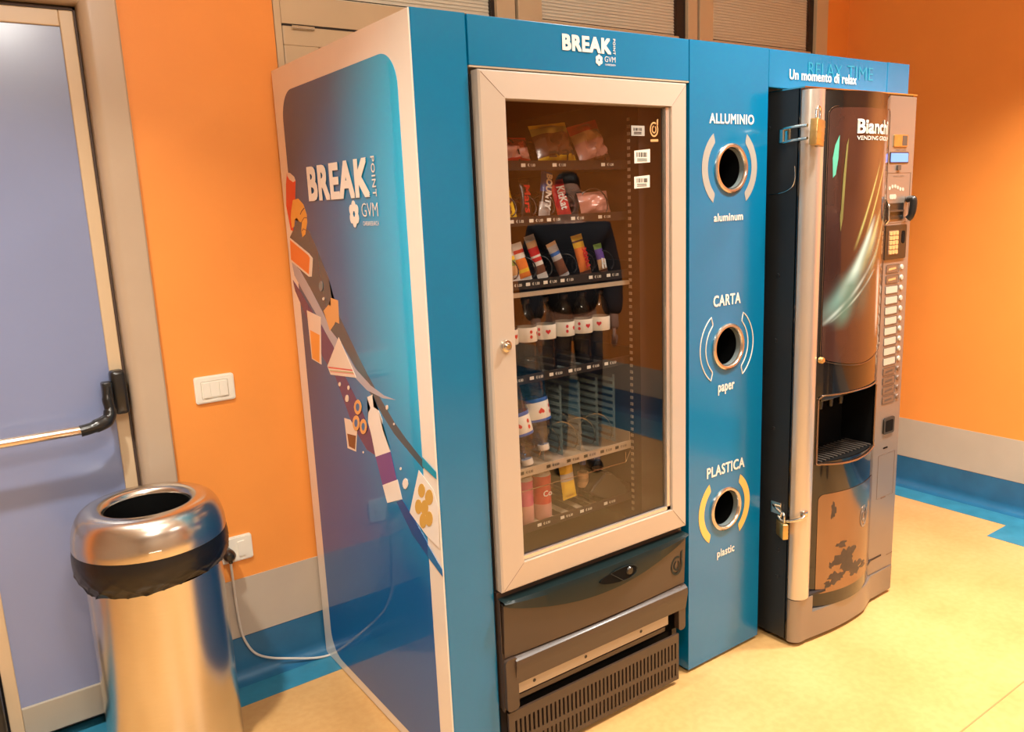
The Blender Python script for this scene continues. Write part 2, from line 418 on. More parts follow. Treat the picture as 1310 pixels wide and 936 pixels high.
for x0, x1 in ((.250, .868), (1.098, 1.848), (2.070, 2.798)):
    bm = new(); z = 2.262 if x0 > 1 else 2.248
    box(bm, x0, x1, WY+.034, WY+.050, z-.012, z-.002)
    while z < 2.61:
        vs = [bm.verts.new(p) for p in ((x0, WY+.032, z+.0015), (x1, WY+.032, z+.0015), (x1, WY+.038, z+.0150), (x0, WY+.038, z+.0150))]
        ws = [bm.verts.new(v.co+Vector((0, .0006, -.0008))) for v in vs]
        bm.faces.new(vs); bm.faces.new(ws[::-1])
        for i in range(4): bm.faces.new((vs[i], ws[i], ws[(i+1) % 4], vs[(i+1) % 4]))
        z += .0125
    obj('venetian_blind', bm, 'blind_slat', win)
    bm = new(); box(bm, x0-.002, x1+.002, WY+.020, WY+.022, 2.236, 2.62); obj('pane', bm, 'window_glass' if 'window_glass' in M else clear_mat('window_glass', (.99,.99,.98), .02, .0, 1.25), win)

# ================================================================== BIN
bc = (-.560, -.243)
t = thing('waste_bin', 'round brushed steel waste bin with domed top, beside the lilac door', 'bin', (bc[0], bc[1], 0))
bm = new(); lathe(bm, [(.0001,.012),(.176,.012),(.181,.018),(.1815,.03),(.180,.20),(.178,.60)], (bc[0], bc[1], 0)); obj('body', bm, 'brushed_steel', t, True)
bm = new(); lathe(bm, [(.0001,0),(.172,0),(.174,.012),(.0001,.012)], (bc[0], bc[1], 0)); obj('base_ring', bm, 'black_plastic', t, True)
bm = new()
prof = [(.199,.686)]
for i in range(1, 15):
    a = PI/2*i/14; prof.append((.143+.0575*math.cos(a)**.85, .690+.104*math.sin(a)))
prof += [(.133,.7935),(.124,.791),(.117,.786),(.113,.778),(.112,.758),(.110,.758),(.1105,.775)]
lathe(bm, prof, (bc[0], bc[1], 0), n=72); dome = obj('domed_lid', bm, 'brushed_steel', t, True)
bm = new(); lathe(bm, [(.109,.775),(.112,.70),(.150,.55),(.150,.10),(.0001,.10)], (bc[0], bc[1], 0)); obj('inner_liner', bm, 'liner_black', t, True)
# small latch plate on the lid
ang = math.atan2(-2.585-bc[1], -.93-bc[0])+.02
def around(a, r, z): return Vector((bc[0]+r*math.cos(a), bc[1]+r*math.sin(a), z))
bm = new()
P = []
for da, dz in ((-.075,-.008), (.075,-.008), (.075,.008), (-.075,.008)):
    P.append((ang+da, .708+dz))
lo = [bm.verts.new(around(a, .198, z)) for a, z in P]; hi = [bm.verts.new(around(a, .2035, z)) for a, z in P]
bm.faces.new(hi); bm.faces.new(lo[::-1])
for i in range(4): bm.faces.new((lo[i], lo[(i+1) % 4], hi[(i+1) % 4], hi[i]))
obj('latch_plate', bm, 'brushed_steel', t)
# folded-over bag film, crumpled: smooth band above, hanging loose edge below
bm = new(); n = 220; rings = []; NR = 22
for k in range(NR+1):
    f = k/NR; ring = []
    for i in range(n):
        a = 2*PI*i/n
        loose = max(0, (f-.42)/.58)
        ridge = (1-abs(math.sin(4*a+3.2*f+1.0)))**4+.8*(1-abs(math.sin(7*a-6*f+.3)))**5+.6*(1-abs(math.sin(13*a+9*f)))**4
        w = math.sin(5*a+1.3)*.5+math.sin(11*a+f*3)*.3
        r = .2000+.0035*math.sin(PI*min(1, f*1.3))+loose*(.0075*ridge-.003+.003*w)-.014*max(0, f-.72)/.28
        zz = .692-.086*f-.009*loose*(1+math.sin(a*2+.6))+.004*w*loose
        ring.append(bm.verts.new((bc[0]+r*math.cos(a), bc[1]+r*math.sin(a), zz)))
    rings.append(ring)
for A, B in zip(rings, rings[1:]):
    for i in range(n): bm.faces.new((A[i], A[(i+1) % n], B[(i+1) % n], B[i]))
o = obj('bin_bag', bm, 'bag_film', None, True); tag(o, 'black plastic bin bag folded over the rim of the steel bin', 'bin bag')

# ================================================================== SWITCH, OUTLET, CABLE
def wall_plate(name, label, cat, cx, cz, w, h, keys):
    t = thing(name, label, cat, (cx, W, cz))
    f = front(W); bm = new()
    prism(bm, rrect(cx-w/2, cx+w/2, cz-h/2, cz+h/2, .008), f, -.0, .007); prism(bm, rrect(cx-w/2+.004, cx+w/2-.004, cz-h/2+.004, cz+h/2-.004, .007), f, .0068, .0095)
    obj('cover_plate', bm, 'switch_white', t)
    return t, f
t, f = wall_plate('light_switch', 'white double light switch on the orange wall beside the door', 'switch', -.277, 1.024, .123, .086, 2)
for x0, x1 in ((-.315,-.293), (-.264,-.240)):
    bm = new(); vs = rrect(x0, x1, .999, 1.047, .003, 3); prism(bm, vs, f, .0094, .0135); obj('rocker', bm, 'switch_white', t)
bm = new(); prism(bm, rrect(-.2915,-.2655,.999,1.047,.002,3), f, .0094, .0112); obj('blank_insert', bm, 'switch_white', t)
bm = new(); tube(bm, [f(a, b, .0096) for a, b in rrect(-.319,-.236,.995,1.051,.003,3)], .0008, 4, closed=True); obj('insert_frame', bm, 'label_pale', t)
t, f = wall_plate('wall_outlet', 'white wall outlet low on the orange wall behind the steel bin', 'outlet', -.277, .475, .123, .086, 2)
bm = new(); prism(bm, rrect(-.264,-.240,.450,.500,.003,3), f, .0094, .0130); obj('rocker', bm, 'switch_white', t)
bm = new(); prism(bm, rrect(-.315,-.292,.450,.500,.003,3), f, .0094, .0112); obj('socket_insert', bm, 'switch_white', t)
bm = new(); path = smooth_path([(-.303,-.025,.475), (-.303,-.032,.45), (-.296,-.008,.345), (-.291,-.000,.245), (-.283,.004,.17), (-.262,.006,.112), (-.235,.004,.078),
                                (-.19,.000,.052), (-.13,-.010,.032), (-.07,-.022,.0150), (-.02,-.030,.0062), (.03,-.032,.0062)], 8)
tube(bm, path, .0042, 8)
cord = obj('power_cable', bm, 'cable_white', None, True); tag(cord, 'thin white power cable running from the wall outlet down to the floor', 'cable')
bm = new(); lathe(bm, [(.0001,-.047),(.012,-.045),(.019,-.036),(.020,-.020),(.016,W-.0085),(.0001,W-.0085)], (-.303, 0, .475), 'Y', 20)
box(bm, -.309,-.297,-.040,-.022,.450,.462,.003)
obj('plug', bm, 'black_plastic', cord, True, label='black round plug')
# ================================================================== BLUE SURROUND (side panel, column, header)
H = 2.0
X1, X2, X3, X4, X5 = .153, .9047, 1.2624, 1.9268, 2.0746
ZH = 1.8855
ks = thing('vending_surround', 'blue and white printed surround around the snack machine, with side panel and header', 'vending surround', (.45, -.45, 0))
bm = new(); box(bm, 0, .014, F+.0025, -.0, .004, H-.001, .001); sp = obj('side_panel', bm, 'panel_white', ks)
bm = new()
pts = [(.002,F+.012),(.002,F+.004),(.006,F),(X1-.006,F),(X1-.001,F+.004),(X1-.001,-.30),(X1-.014,-.30),(X1-.014,F+.014),(.014,F+.014)]
prism(bm, pts, Frame((0,0,0),(1,0,0),(0,1,0)), .004, H)
obj('front_column', bm, 'kiosk_blue', ks)
bm = new(); box(bm, X1+.0015, X2-.0015, F, F+.018, ZH, H-.0005, .002); hp = obj('header_panel', bm, 'kiosk_blue', ks)
bm = new(); box(bm, .014, X2-.002, F+.018, -.02, H-.016, H-.004); obj('top_board', bm, 'panel_white', ks)
bm = new(); box(bm, X1+.0015, X2-.0015, F+.001, F+.03, ZH-.004, ZH); obj('header_edge', bm, 'rail_beige', ks)
# printed sheet and pictures on the side panel
bm = new(); prism(bm, rrect(.068, .832, .040, 1.925, .085, 10), SIDE, .0002, .0010); sheet = obj('printed_sheet', bm, 'printed_sheet', sp)
ART = [
    ('shade', 'swoosh_dark', [(-0.119,1.542),(-0.201,1.505),(-0.249,1.455),(-0.32,1.369),(-0.332,1.31),(-0.377,1.259),(-0.478,1.165),(-0.542,1.109),(-0.617,1.05),(-0.689,1.0),(-0.75,0.968),(-0.838,0.929),(-0.835,0.906),(-0.746,0.941),(-0.683,0.966),(-0.619,1.006),(-0.499,1.093),(-0.39,1.172),(-0.303,1.209),(-0.259,1.257),(-0.171,1.326),(-0.092,1.384),(-0.028,1.484)]),
    ('swoosh', 'swoosh_light', [(-0.092,1.383),(-0.171,1.326),(-0.256,1.257),(-0.305,1.209),(-0.374,1.176),(-0.461,1.115),(-0.558,1.08),(-0.638,1.065),(-0.708,1.065),(-0.628,1.056),(-0.53,1.062),(-0.441,1.091),(-0.381,1.125),(-0.318,1.155),(-0.261,1.199),(-0.198,1.249),(-0.113,1.307),(-0.038,1.363),(-0.025,1.406)]),
    ('purple', 'purple', [(-0.02,1.347),(-0.074,1.315),(-0.144,1.27),(-0.234,1.216),(-0.313,1.162),(-0.35,1.114),(-0.388,1.076),(-0.477,1.002),(-0.538,0.935),(-0.643,0.857),(-0.558,0.875),(-0.497,0.879),(-0.41,0.932),(-0.31,1.065),(-0.218,1.118),(-0.151,1.188),(-0.087,1.258),(-0.032,1.312)]),
    ('can', 'red', [(-0.058,1.687),(-0.126,1.66),(-0.108,1.603),(-0.066,1.505),(-0.044,1.508),(-0.024,1.584),(-0.04,1.651)]),
    ('cantop', 'cream', [(-0.058,1.687),(-0.084,1.684),(-0.117,1.671),(-0.125,1.658),(-0.105,1.655),(-0.076,1.664),(-0.059,1.676)]),
    ('cro', 'pastry', [(-0.066,1.57),(-0.088,1.601),(-0.135,1.604),(-0.173,1.586),(-0.193,1.555),(-0.191,1.53),(-0.167,1.495),(-0.141,1.486),(-0.136,1.505),(-0.148,1.531),(-0.131,1.533),(-0.106,1.546),(-0.09,1.541),(-0.077,1.518),(-0.057,1.515),(-0.055,1.547)]),
    ('crol1', 'ink', [(-0.137,1.556),(-0.151,1.566),(-0.173,1.575),(-0.184,1.575),(-0.156,1.564),(-0.143,1.555)]),
    ('crol2', 'ink', [(-0.138,1.531),(-0.17,1.547),(-0.195,1.546),(-0.194,1.544),(-0.172,1.545),(-0.142,1.53)]),
    ('crol3', 'ink', [(-0.138,1.505),(-0.154,1.513),(-0.178,1.509),(-0.178,1.507),(-0.157,1.51),(-0.141,1.504)]),
    ('toastb', 'cream', [(-0.026,1.485),(-0.184,1.437),(-0.211,1.423),(-0.189,1.366),(-0.164,1.365),(-0.015,1.409)]),
    ('toast', 'orange', [(-0.03,1.477),(-0.176,1.432),(-0.188,1.424),(-0.167,1.372),(-0.022,1.414)]),
    ('chips', 'pastry2', [(-0.325,1.31),(-0.378,1.306),(-0.372,1.237),(-0.344,1.24),(-0.334,1.23),(-0.297,1.208),(-0.261,1.266),(-0.307,1.289),(-0.319,1.284)]),
    ('glass', 'cream', [(-0.121,1.256),(-0.233,1.244),(-0.204,1.091),(-0.127,1.099)]),
    ('juice', 'orange2', [(-0.134,1.194),(-0.212,1.186),(-0.19,1.095),(-0.132,1.102)]),
    ('sand', 'cream', [(-0.36,1.195),(-0.437,1.117),(-0.463,1.088),(-0.273,1.069),(-0.253,1.093)]),
    ('s1', 'redstripe', [(-0.257,1.092),(-0.44,1.109),(-0.444,1.105),(-0.264,1.088)]),
    ('s2', 'green', [(-0.269,1.083),(-0.446,1.102),(-0.45,1.099),(-0.273,1.081)]),
    ('s3', 'pink', [(-0.273,1.08),(-0.449,1.099),(-0.452,1.096),(-0.274,1.077)]),
    ('cup', 'cream', [(-0.352,0.946),(-0.394,0.949),(-0.439,0.925),(-0.419,0.856),(-0.358,0.853)]),
    ('coffee', 'brown', [(-0.364,0.9),(-0.429,0.907),(-0.414,0.861),(-0.37,0.861)]),
    ('bottle', 'white', [(-0.528,1.042),(-0.565,1.055),(-0.572,1.031),(-0.567,1.02),(-0.598,1.016),(-0.616,0.993),(-0.615,0.965),(-0.653,0.91),(-0.555,0.872),(-0.539,0.929),(-0.523,0.967),(-0.528,0.996),(-0.546,1.013),(-0.53,1.023)]),
    ('blabel', 'purple2', [(-0.555,0.872),(-0.653,0.91),(-0.679,0.836),(-0.587,0.796)]),
    ('bbase', 'white', [(-0.587,0.796),(-0.684,0.838),(-0.704,0.787),(-0.609,0.749)]),
    ('bstripe', 'navy', [(-0.669,0.769),(-0.703,0.786),(-0.771,0.746),(-0.834,0.701),(-0.83,0.665),(-0.751,0.7)]),
    ('paper', 'white', [(-0.812,0.897),(-0.884,0.863),(-0.903,0.825),(-0.896,0.709),(-0.837,0.721),(-0.744,0.761)]),
    ('cyanstripe', 'cyan', [(-0.837,0.938),(-0.914,0.915),(-0.912,0.896),(-0.834,0.913)]),
    ('bluestripe', 'blue2', [(-0.834,0.7),(-0.908,0.655),(-0.907,0.635),(-0.831,0.664)]),
    ('dot', 'grey', [(-0.275,1.341),(-0.271,1.333),(-0.264,1.327),(-0.256,1.324),(-0.248,1.326),(-0.244,1.331),(-0.243,1.34),(-0.247,1.348),(-0.255,1.354),(-0.263,1.357),(-0.271,1.355),(-0.275,1.349)]),
    ('dot', 'cream', [(-0.28,1.304),(-0.278,1.301),(-0.274,1.299),(-0.269,1.298),(-0.265,1.298),(-0.262,1.3),(-0.261,1.302),(-0.263,1.305),(-0.267,1.307),(-0.272,1.308),(-0.276,1.308),(-0.279,1.306)]),
    ('dot', 'cream', [(-0.347,1.051),(-0.346,1.047),(-0.342,1.044),(-0.337,1.042),(-0.333,1.043),(-0.33,1.045),(-0.33,1.048),(-0.332,1.052),(-0.336,1.054),(-0.34,1.056),(-0.344,1.056),(-0.347,1.054)]),
    ('dot', 'cream', [(-0.412,1.05),(-0.41,1.047),(-0.407,1.044),(-0.403,1.042),(-0.399,1.042),(-0.396,1.044),(-0.396,1.048),(-0.397,1.051),(-0.401,1.054),(-0.405,1.056),(-0.409,1.055),(-0.412,1.053)]),
    ('dot', 'cream', [(-0.398,1.016),(-0.396,1.009),(-0.39,1.004),(-0.383,1.002),(-0.377,1.002),(-0.373,1.006),(-0.373,1.011),(-0.376,1.017),(-0.381,1.022),(-0.388,1.025),(-0.394,1.025),(-0.398,1.021)]),
    ('dot', 'cream', [(-0.661,1.037),(-0.66,1.033),(-0.656,1.03),(-0.652,1.028),(-0.649,1.028),(-0.646,1.03),(-0.646,1.034),(-0.647,1.038),(-0.651,1.041),(-0.655,1.042),(-0.658,1.042),(-0.661,1.04)]),
    ('dot', 'white', [(-0.693,0.997),(-0.692,0.995),(-0.69,0.993),(-0.688,0.992),(-0.686,0.992),(-0.684,0.993),(-0.684,0.995),(-0.685,0.997),(-0.687,0.998),(-0.689,0.999),(-0.691,0.999),(-0.692,0.998)]),
    ('dot', 'white', [(-0.715,0.877),(-0.714,0.875),(-0.712,0.873),(-0.709,0.871),(-0.706,0.871),(-0.704,0.872),(-0.704,0.874),(-0.705,0.876),(-0.707,0.878),(-0.71,0.88),(-0.713,0.88),(-0.715,0.879)]),
    ('dot', 'white', [(-0.748,0.843),(-0.744,0.835),(-0.737,0.828),(-0.729,0.823),(-0.721,0.823),(-0.716,0.827),(-0.714,0.834),(-0.718,0.843),(-0.725,0.85),(-0.733,0.855),(-0.741,0.855),(-0.746,0.851)]),
    ('dot', 'white', [(-0.478,0.868),(-0.477,0.866),(-0.475,0.864),(-0.473,0.863),(-0.47,0.863),(-0.469,0.864),(-0.468,0.865),(-0.469,0.867),(-0.471,0.869),(-0.474,0.87),(-0.476,0.87),(-0.478,0.869)]),
    ('chip', 'chip', [(-0.841,0.849),(-0.837,0.839),(-0.829,0.83),(-0.819,0.824),(-0.81,0.824),(-0.803,0.829),(-0.802,0.839),(-0.806,0.849),(-0.814,0.859),(-0.824,0.864),(-0.833,0.864),(-0.84,0.859)]),
    ('chip', 'chip', [(-0.881,0.843),(-0.877,0.831),(-0.868,0.821),(-0.857,0.815),(-0.847,0.815),(-0.84,0.821),(-0.838,0.831),(-0.843,0.843),(-0.852,0.853),(-0.863,0.859),(-0.873,0.859),(-0.879,0.853)]),
    ('chip', 'chip', [(-0.818,0.8),(-0.814,0.788),(-0.806,0.778),(-0.796,0.772),(-0.786,0.772),(-0.78,0.778),(-0.779,0.788),(-0.783,0.8),(-0.791,0.81),(-0.802,0.815),(-0.811,0.815),(-0.817,0.809)]),
    ('chip', 'chip', [(-0.852,0.806),(-0.848,0.794),(-0.84,0.784),(-0.829,0.778),(-0.819,0.778),(-0.813,0.784),(-0.811,0.794),(-0.816,0.806),(-0.824,0.817),(-0.835,0.823),(-0.845,0.823),(-0.851,0.817)]),
    ('chip', 'chip', [(-0.838,0.767),(-0.834,0.755),(-0.826,0.745),(-0.816,0.739),(-0.806,0.739),(-0.8,0.745),(-0.799,0.755),(-0.803,0.766),(-0.811,0.777),(-0.821,0.782),(-0.83,0.782),(-0.836,0.777)]),
    ('chip', 'chip', [(-0.872,0.783),(-0.868,0.771),(-0.86,0.761),(-0.85,0.755),(-0.84,0.755),(-0.833,0.76),(-0.832,0.77),(-0.836,0.782),(-0.845,0.792),(-0.855,0.798),(-0.865,0.798),(-0.871,0.792)]),
    ('ring', 'pastry2', [(-0.488,1.005),(-0.482,0.993),(-0.471,0.983),(-0.457,0.977),(-0.444,0.978),(-0.436,0.985),(-0.434,0.996),(-0.44,1.008),(-0.452,1.018),(-0.466,1.024),(-0.478,1.023),(-0.486,1.016)]),
    ('ring', 'pastry2', [(-0.465,0.954),(-0.46,0.941),(-0.449,0.93),(-0.436,0.924),(-0.423,0.924),(-0.416,0.932),(-0.414,0.943),(-0.42,0.956),(-0.431,0.967),(-0.445,0.973),(-0.457,0.972),(-0.464,0.965)]),
    ('ring', 'pastry2', [(-0.514,0.953),(-0.509,0.94),(-0.498,0.93),(-0.485,0.924),(-0.474,0.924),(-0.466,0.931),(-0.465,0.943),(-0.47,0.956),(-0.481,0.966),(-0.494,0.972),(-0.506,0.971),(-0.513,0.964)]),
    ('ringh', 'panel', [(-0.474,1.003),(-0.472,0.997),(-0.466,0.991),(-0.459,0.988),(-0.453,0.989),(-0.449,0.992),(-0.448,0.998),(-0.451,1.005),(-0.457,1.01),(-0.464,1.013),(-0.47,1.012),(-0.474,1.009)]),
    ('ringh', 'panel', [(-0.452,0.951),(-0.449,0.944),(-0.444,0.939),(-0.438,0.936),(-0.432,0.936),(-0.429,0.94),(-0.428,0.946),(-0.431,0.953),(-0.436,0.958),(-0.443,0.961),(-0.448,0.961),(-0.452,0.957)]),
    ('ringh', 'panel', [(-0.501,0.95),(-0.498,0.944),(-0.493,0.938),(-0.487,0.935),(-0.482,0.936),(-0.479,0.94),(-0.478,0.946),(-0.481,0.952),(-0.486,0.957),(-0.492,0.96),(-0.497,0.96),(-0.501,0.956)]),
]
NM = dict(shade='dark_swoosh', swoosh='pale_swoosh', can='soft_drink_picture', cantop='can_top_print', cro='croissant_picture', crol1='croissant_line', crol2='croissant_line', crol3='croissant_line',
          toastb='biscuit_edge', toast='biscuit_picture', chips='crisps_picture', glass='glass_picture', juice='juice_picture', sand='sandwich_picture', s1='sandwich_stripe', s2='sandwich_stripe', s3='sandwich_stripe',
          cup='cup_picture', coffee='coffee_print', bottle='bottle_picture', blabel='bottle_label_print', bbase='bottle_foot_print', bstripe='navy_swoosh', paper='crisp_bag_picture', cyanstripe='cyan_swoosh',
          bluestripe='blue_swoosh', dot='dot_print', chip='crisp_print', ring='ring_print', ringh='ring_hole_print', purple='purple_swoosh')
for k, (nm, c, pts) in enumerate(ART):
    bm = new(); d = .0011+.00006*k
    q = [(max(.0005, min(.9035, -y)), z) for y, z in pts]
    vs = [bm.verts.new(SIDE(a, b, d)) for a, b in q]
    bm.faces.new(vs); bmesh.ops.triangulate(bm, faces=bm.faces)
    fs = list(bm.faces); ex = bmesh.ops.extrude_face_region(bm, geom=fs)
    bmesh.ops.translate(bm, vec=(.0009, 0, 0), verts=[v for v in ex['geom'] if isinstance(v, bmesh.types.BMVert)])
    obj(NM[nm], bm, 'art_'+c, sp)
def logo(fr, a0, b_top, s, parent, material='print_white', dd=.0):
    """the BREAK POINT / GVM mark; a0 left edge, b_top top edge, s = height of the capital letters"""
    k = s/.100
    obj('lettering_break', text_mesh('BREAK', fr, a0, a0+.420*k, b_top-.100*k, b_top, .0014+dd, bold=.0, weight=.045, spacing=1.10), material, parent)
    fr2 = Frame(fr(a0+.4375*k, b_top, 0), -fr.v, fr.u)       # letters turned a quarter clockwise
    fr2.n = fr.n
    tm = text_mesh('POINT', fr2, 0, .100*k, 0, .021*k, .0014+dd, bold=.0, weight=.008, spacing=1.15); obj('lettering_point', tm, material, parent)
    obj('lettering_gvm', text_mesh('GVM', fr, a0+.362*k, a0+.458*k, b_top-.150*k, b_top-.115*k, .0014+dd, bold=-.012), material, parent)
    obj('lettering_small', text_mesh('CARE&RESEARCH', fr, a0+.365*k, a0+.458*k, b_top-.173*k, b_top-.162*k, .0014+dd, bold=.0), material, parent)
    bm = new(); cx, cz = a0+.312*k, b_top-.142*k
    for i in range(6):
        a = PI/2+i*PI/3
        px, pz = cx+.019*k*math.cos(a)*1.0, cz+.0215*k*math.sin(a)
        pts = [(px+.0125*k*math.cos(t), pz+.0145*k*math.sin(t)) for t in [2*PI*j/14 for j in range(14)]]
        prism(bm, pts, fr, .0012+dd, .0020+dd+i*.00002)
    obj('flower_emblem', bm, material, parent)
logo(SIDE, .2286, 1.6935, .100, sp, dd=.0014)
fh = front(F)
logo(fh, .4365, 1.9775, .0395*1.0, hp)
# the second header, over the coffee machine, with its end post
ch = thing('coffee_surround', 'blue header board and end post around the coffee machine', 'vending surround', (1.65, -.5, 0))
bm = new(); box(bm, X3+.0015, X4-.001, F, F+.018, ZH, H-.0005, .002); hb = obj('header_panel', bm, 'kiosk_blue', ch)
bm = new()
pts = [(X4, F+.004),(X4+.004,F),(X5-.005,F),(X5,F+.005),(X5,-.05),(X5-.014,-.05),(X5-.014,F+.014),(X4,F+.014)]
prism(bm, pts, Frame((0,0,0),(1,0,0),(0,1,0)), ZH-.010, H); obj('end_post', bm, 'kiosk_blue', ch)
bm = new(); box(bm, X5-.014, X5, F+.1, -.05, .004, ZH-.010); obj('end_panel', bm, 'kiosk_blue', ch)
bm = new(); box(bm, X3, X5-.014, F+.018, -.02, H-.016, H-.004); obj('top_board', bm, 'panel_white', ch)
obj('lettering_relax', text_mesh('RELAX', fh, 1.4625, 1.6500, 1.9315, 1.9725, .0012, bold=-.004, spacing=1.05), 'ghost_blue', hb)
obj('lettering_time', text_mesh('TIME', fh, 1.6800, 1.8350, 1.9315, 1.9745, .0012, bold=-.004, spacing=1.05), 'ghost_blue', hb)
obj('lettering_slogan', text_mesh('Un momento di relax', fh, 1.3625, 1.7330, 1.9140, 1.9445, .0020, bold=0, weight=.020, spacing=1.06), 'print_white', hb)

# ================================================================== RECYCLING CABINET
rc = thing('recycling_cabinet', 'blue recycling cabinet with three round openings between the two machines', 'recycling cabinet', (1.083, -.5, 0))
HOLES = [(1.089, 1.6395), (1.085, 1.0855), (1.082, .5380)]
bm = new(); RH = .066
x0, x1 = X2+.001, X3-.001
def ring_patch(bm, cx, cz, xa, xb, za, zb, r, y):
    """a rectangle with a round hole in it"""
    N = 32; P = []; Q = []
    for i in range(N):
        a = 2*PI*i/N; c, s = math.cos(a), math.sin(a)
        P.append(bm.verts.new((cx+r*c, y, cz+r*s)))
        tx = ((xb-cx)/c if c > 1e-9 else ((xa-cx)/c if c < -1e-9 else 1e9)); tz = ((zb-cz)/s if s > 1e-9 else ((za-cz)/s if s < -1e-9 else 1e9))
        t = min(tx, tz); Q.append(bm.verts.new((cx+t*c, y, cz+t*s)))
    for i in range(N): bm.faces.new((P[i], P[(i+1) % N], Q[(i+1) % N], Q[i]))
    # corner fill
    for X, Z in ((xa,za),(xb,za),(xb,zb),(xa,zb)):
        for i in range(N):
            q0, q1 = Q[i].co, Q[(i+1) % N].co
            if (abs(q0.x-X) < 1e-6 and abs(q1.z-Z) < 1e-6) or (abs(q0.z-Z) < 1e-6 and abs(q1.x-X) < 1e-6):
                if (q0-Vector((X,y,Z))).length > 1e-6 and (q1-Vector((X,y,Z))).length > 1e-6:
                    bm.faces.new((Q[i], Q[(i+1) % N], bm.verts.new((X, y, Z))))
def quad(bm, xa, xb, za, zb, y): bm.faces.new([bm.verts.new(p) for p in ((xa,y,za),(xb,y,za),(xb,y,zb),(xa,y,zb))])
zc = .012
for cx, cz in HOLES[::-1]:
    if cz-.09 > zc: quad(bm, x0, x1, zc, cz-.09, F)
    ring_patch(bm, cx, cz, x0, x1, cz-.09, cz+.09, RH, F); zc = cz+.09
quad(bm, x0, x1, zc, H, F)
for a, b, c, d in (((x0,F,.012),(x0,-.15,.012),(x0,-.15,H),(x0,F,H)), ((x1,F,.012),(x1,-.15,.012),(x1,-.15,H),(x1,F,H)),
                   ((x0,F,H),(x1,F,H),(x1,-.15,H),(x0,-.15,H)), ((x0,F,.012),(x1,F,.012),(x1,-.15,.012),(x0,-.15,.012)), ((x0,-.15,.012),(x1,-.15,.012),(x1,-.15,H),(x0,-.15,H))):
    bm.faces.new([bm.verts.new(p) for p in (a, b, c, d)])
bmesh.ops.remove_doubles(bm, verts=bm.verts, dist=1e-5)
obj('cabinet_body', bm, 'kiosk_blue', rc)
bm = new(); box(bm, x0+.01, x1-.01, F+.02, -.16, 0, .012); obj('plinth', bm, 'black_matte', rc)
for cx, cz in HOLES:
    bm = new(); lathe(bm, [(.0605, F+.012),(.0605, F-.004),(.064,F-.0085),(.070,F-.0090),(.0745,F-.006),(.0750,F-.0004),(.066,F+.001)], (cx, 0, cz), 'Y', 48)
    bz = obj('opening_ring', bm, 'bezel', rc, True)
    bm = new(); lathe(bm, [(.0600, F+.0),(.0600, F+.016)], (cx, 0, cz), 'Y', 40); obj('ring_sleeve', bm, 'liner_grey', bz, True)
    bm = new(); lathe(bm, [(.0602, F+.014),(.075,F+.020),(.080,F+.30),(.0001,F+.32)], (cx, 0, cz), 'Y', 32); obj('chute', bm, 'liner_black', bz, True)
def bracket(cx, cz, side, material, hollow=False):
    def arc(r0, r1, rz0, rz1, a0, a1, n=18):
        o_ = []; i_ = []
        for k in range(n+1):
            a = a0+(a1-a0)*k/n
            o_.append((r1*math.cos(a), rz1*math.sin(a))); i_.append((r0*math.cos(a), rz0*math.sin(a)))
        return o_, i_
    a = math.radians(53)
    o_, i_ = arc(.101, .127, .101, .127, -a, a)
    # ends cut vertically
    pts = o_+i_[::-1]
    pts = [(max(p[0], .070), p[1]) for p in pts]
    bm = new()
    if not hollow:
        prism(bm, [(cx+side*p[0], cz+p[1]) for p in pts], fh, .0006, .0013)
    else:
        path = [fh(cx+side*p[0], cz+p[1], .0010) for p in pts]
        tube(bm, path, .0017, 6, closed=True)
    obj('printed_bracket', bm, material, rc)
for (cx, cz), mt, hol in zip(HOLES, ('print_grey', 'print_white', 'print_yellow'), (0, 1, 0)):
    bracket(cx-.004, cz+.001, 1, mt, hol); bracket(cx-.004, cz+.001, -1, mt, hol)
for s, a0, a1, b0, b1 in (('ALLUMINIO', .9895, 1.193, 1.7705, 1.8000), ('aluminum', 1.0125, 1.1475, 1.4815, 1.5060), ('CARTA', 1.0130, 1.1420, 1.2190, 1.2545),
                          ('paper', 1.0390, 1.1170, .9315, .9655), ('PLASTICA', .9885, 1.1740, .6620, .6985), ('plastic', 1.0410, 1.1280, .3650, .4010)):
    obj('lettering_'+s.lower(), text_mesh(s, fh, a0, a1, b0, b1, .0008, bold=0, weight=.024, spacing=1.08), 'print_white', rc)
# ================================================================== SNACK MACHINE
sm = thing('snack_machine', 'snack vending machine with champagne door frame, glass front and dark lower panel', 'vending machine', (.515, -.45, 0))
MX0, MX1 = .163, .864
bm = new()
box(bm, MX0, MX0+.02, -.888, -.12, .015, 1.868); box(bm, MX1-.02, MX1, -.888, -.12, .015, 1.868)
box(bm, MX0+.02, MX1-.02, -.14, -.12, .015, 1.868); box(bm, MX0+.02, MX1-.02, -.888, -.14, 1.845, 1.868); box(bm, MX0+.02, MX1-.02, -.80, -.14, .27, .29)
obj('cabinet', bm, 'cabinet_dark', sm)
bm = new()
box(bm, MX0+.02, MX0+.026, -.885, -.14, .56, 1.845); box(bm, .738, .744, -.865, -.14, .56, 1.845)
box(bm, MX0+.026, .738, -.146, -.14, .56, 1.845); box(bm, MX0+.026, .738, -.80, -.146, 1.835, 1.845); box(bm, MX0+.026, .738, -.84, -.146, .56, .566)
box(bm, .744, MX1-.02, -.865, -.858, .56, 1.845)
obj('interior_lining', bm, 'interior_brown', sm)
bm = new()
z = .60
while z < 1.80:
    box(bm, .7345, .7375, -.832, -.822, z, z+.009); z += .020
obj('slotted_rail', bm, 'rail_beige', sm)
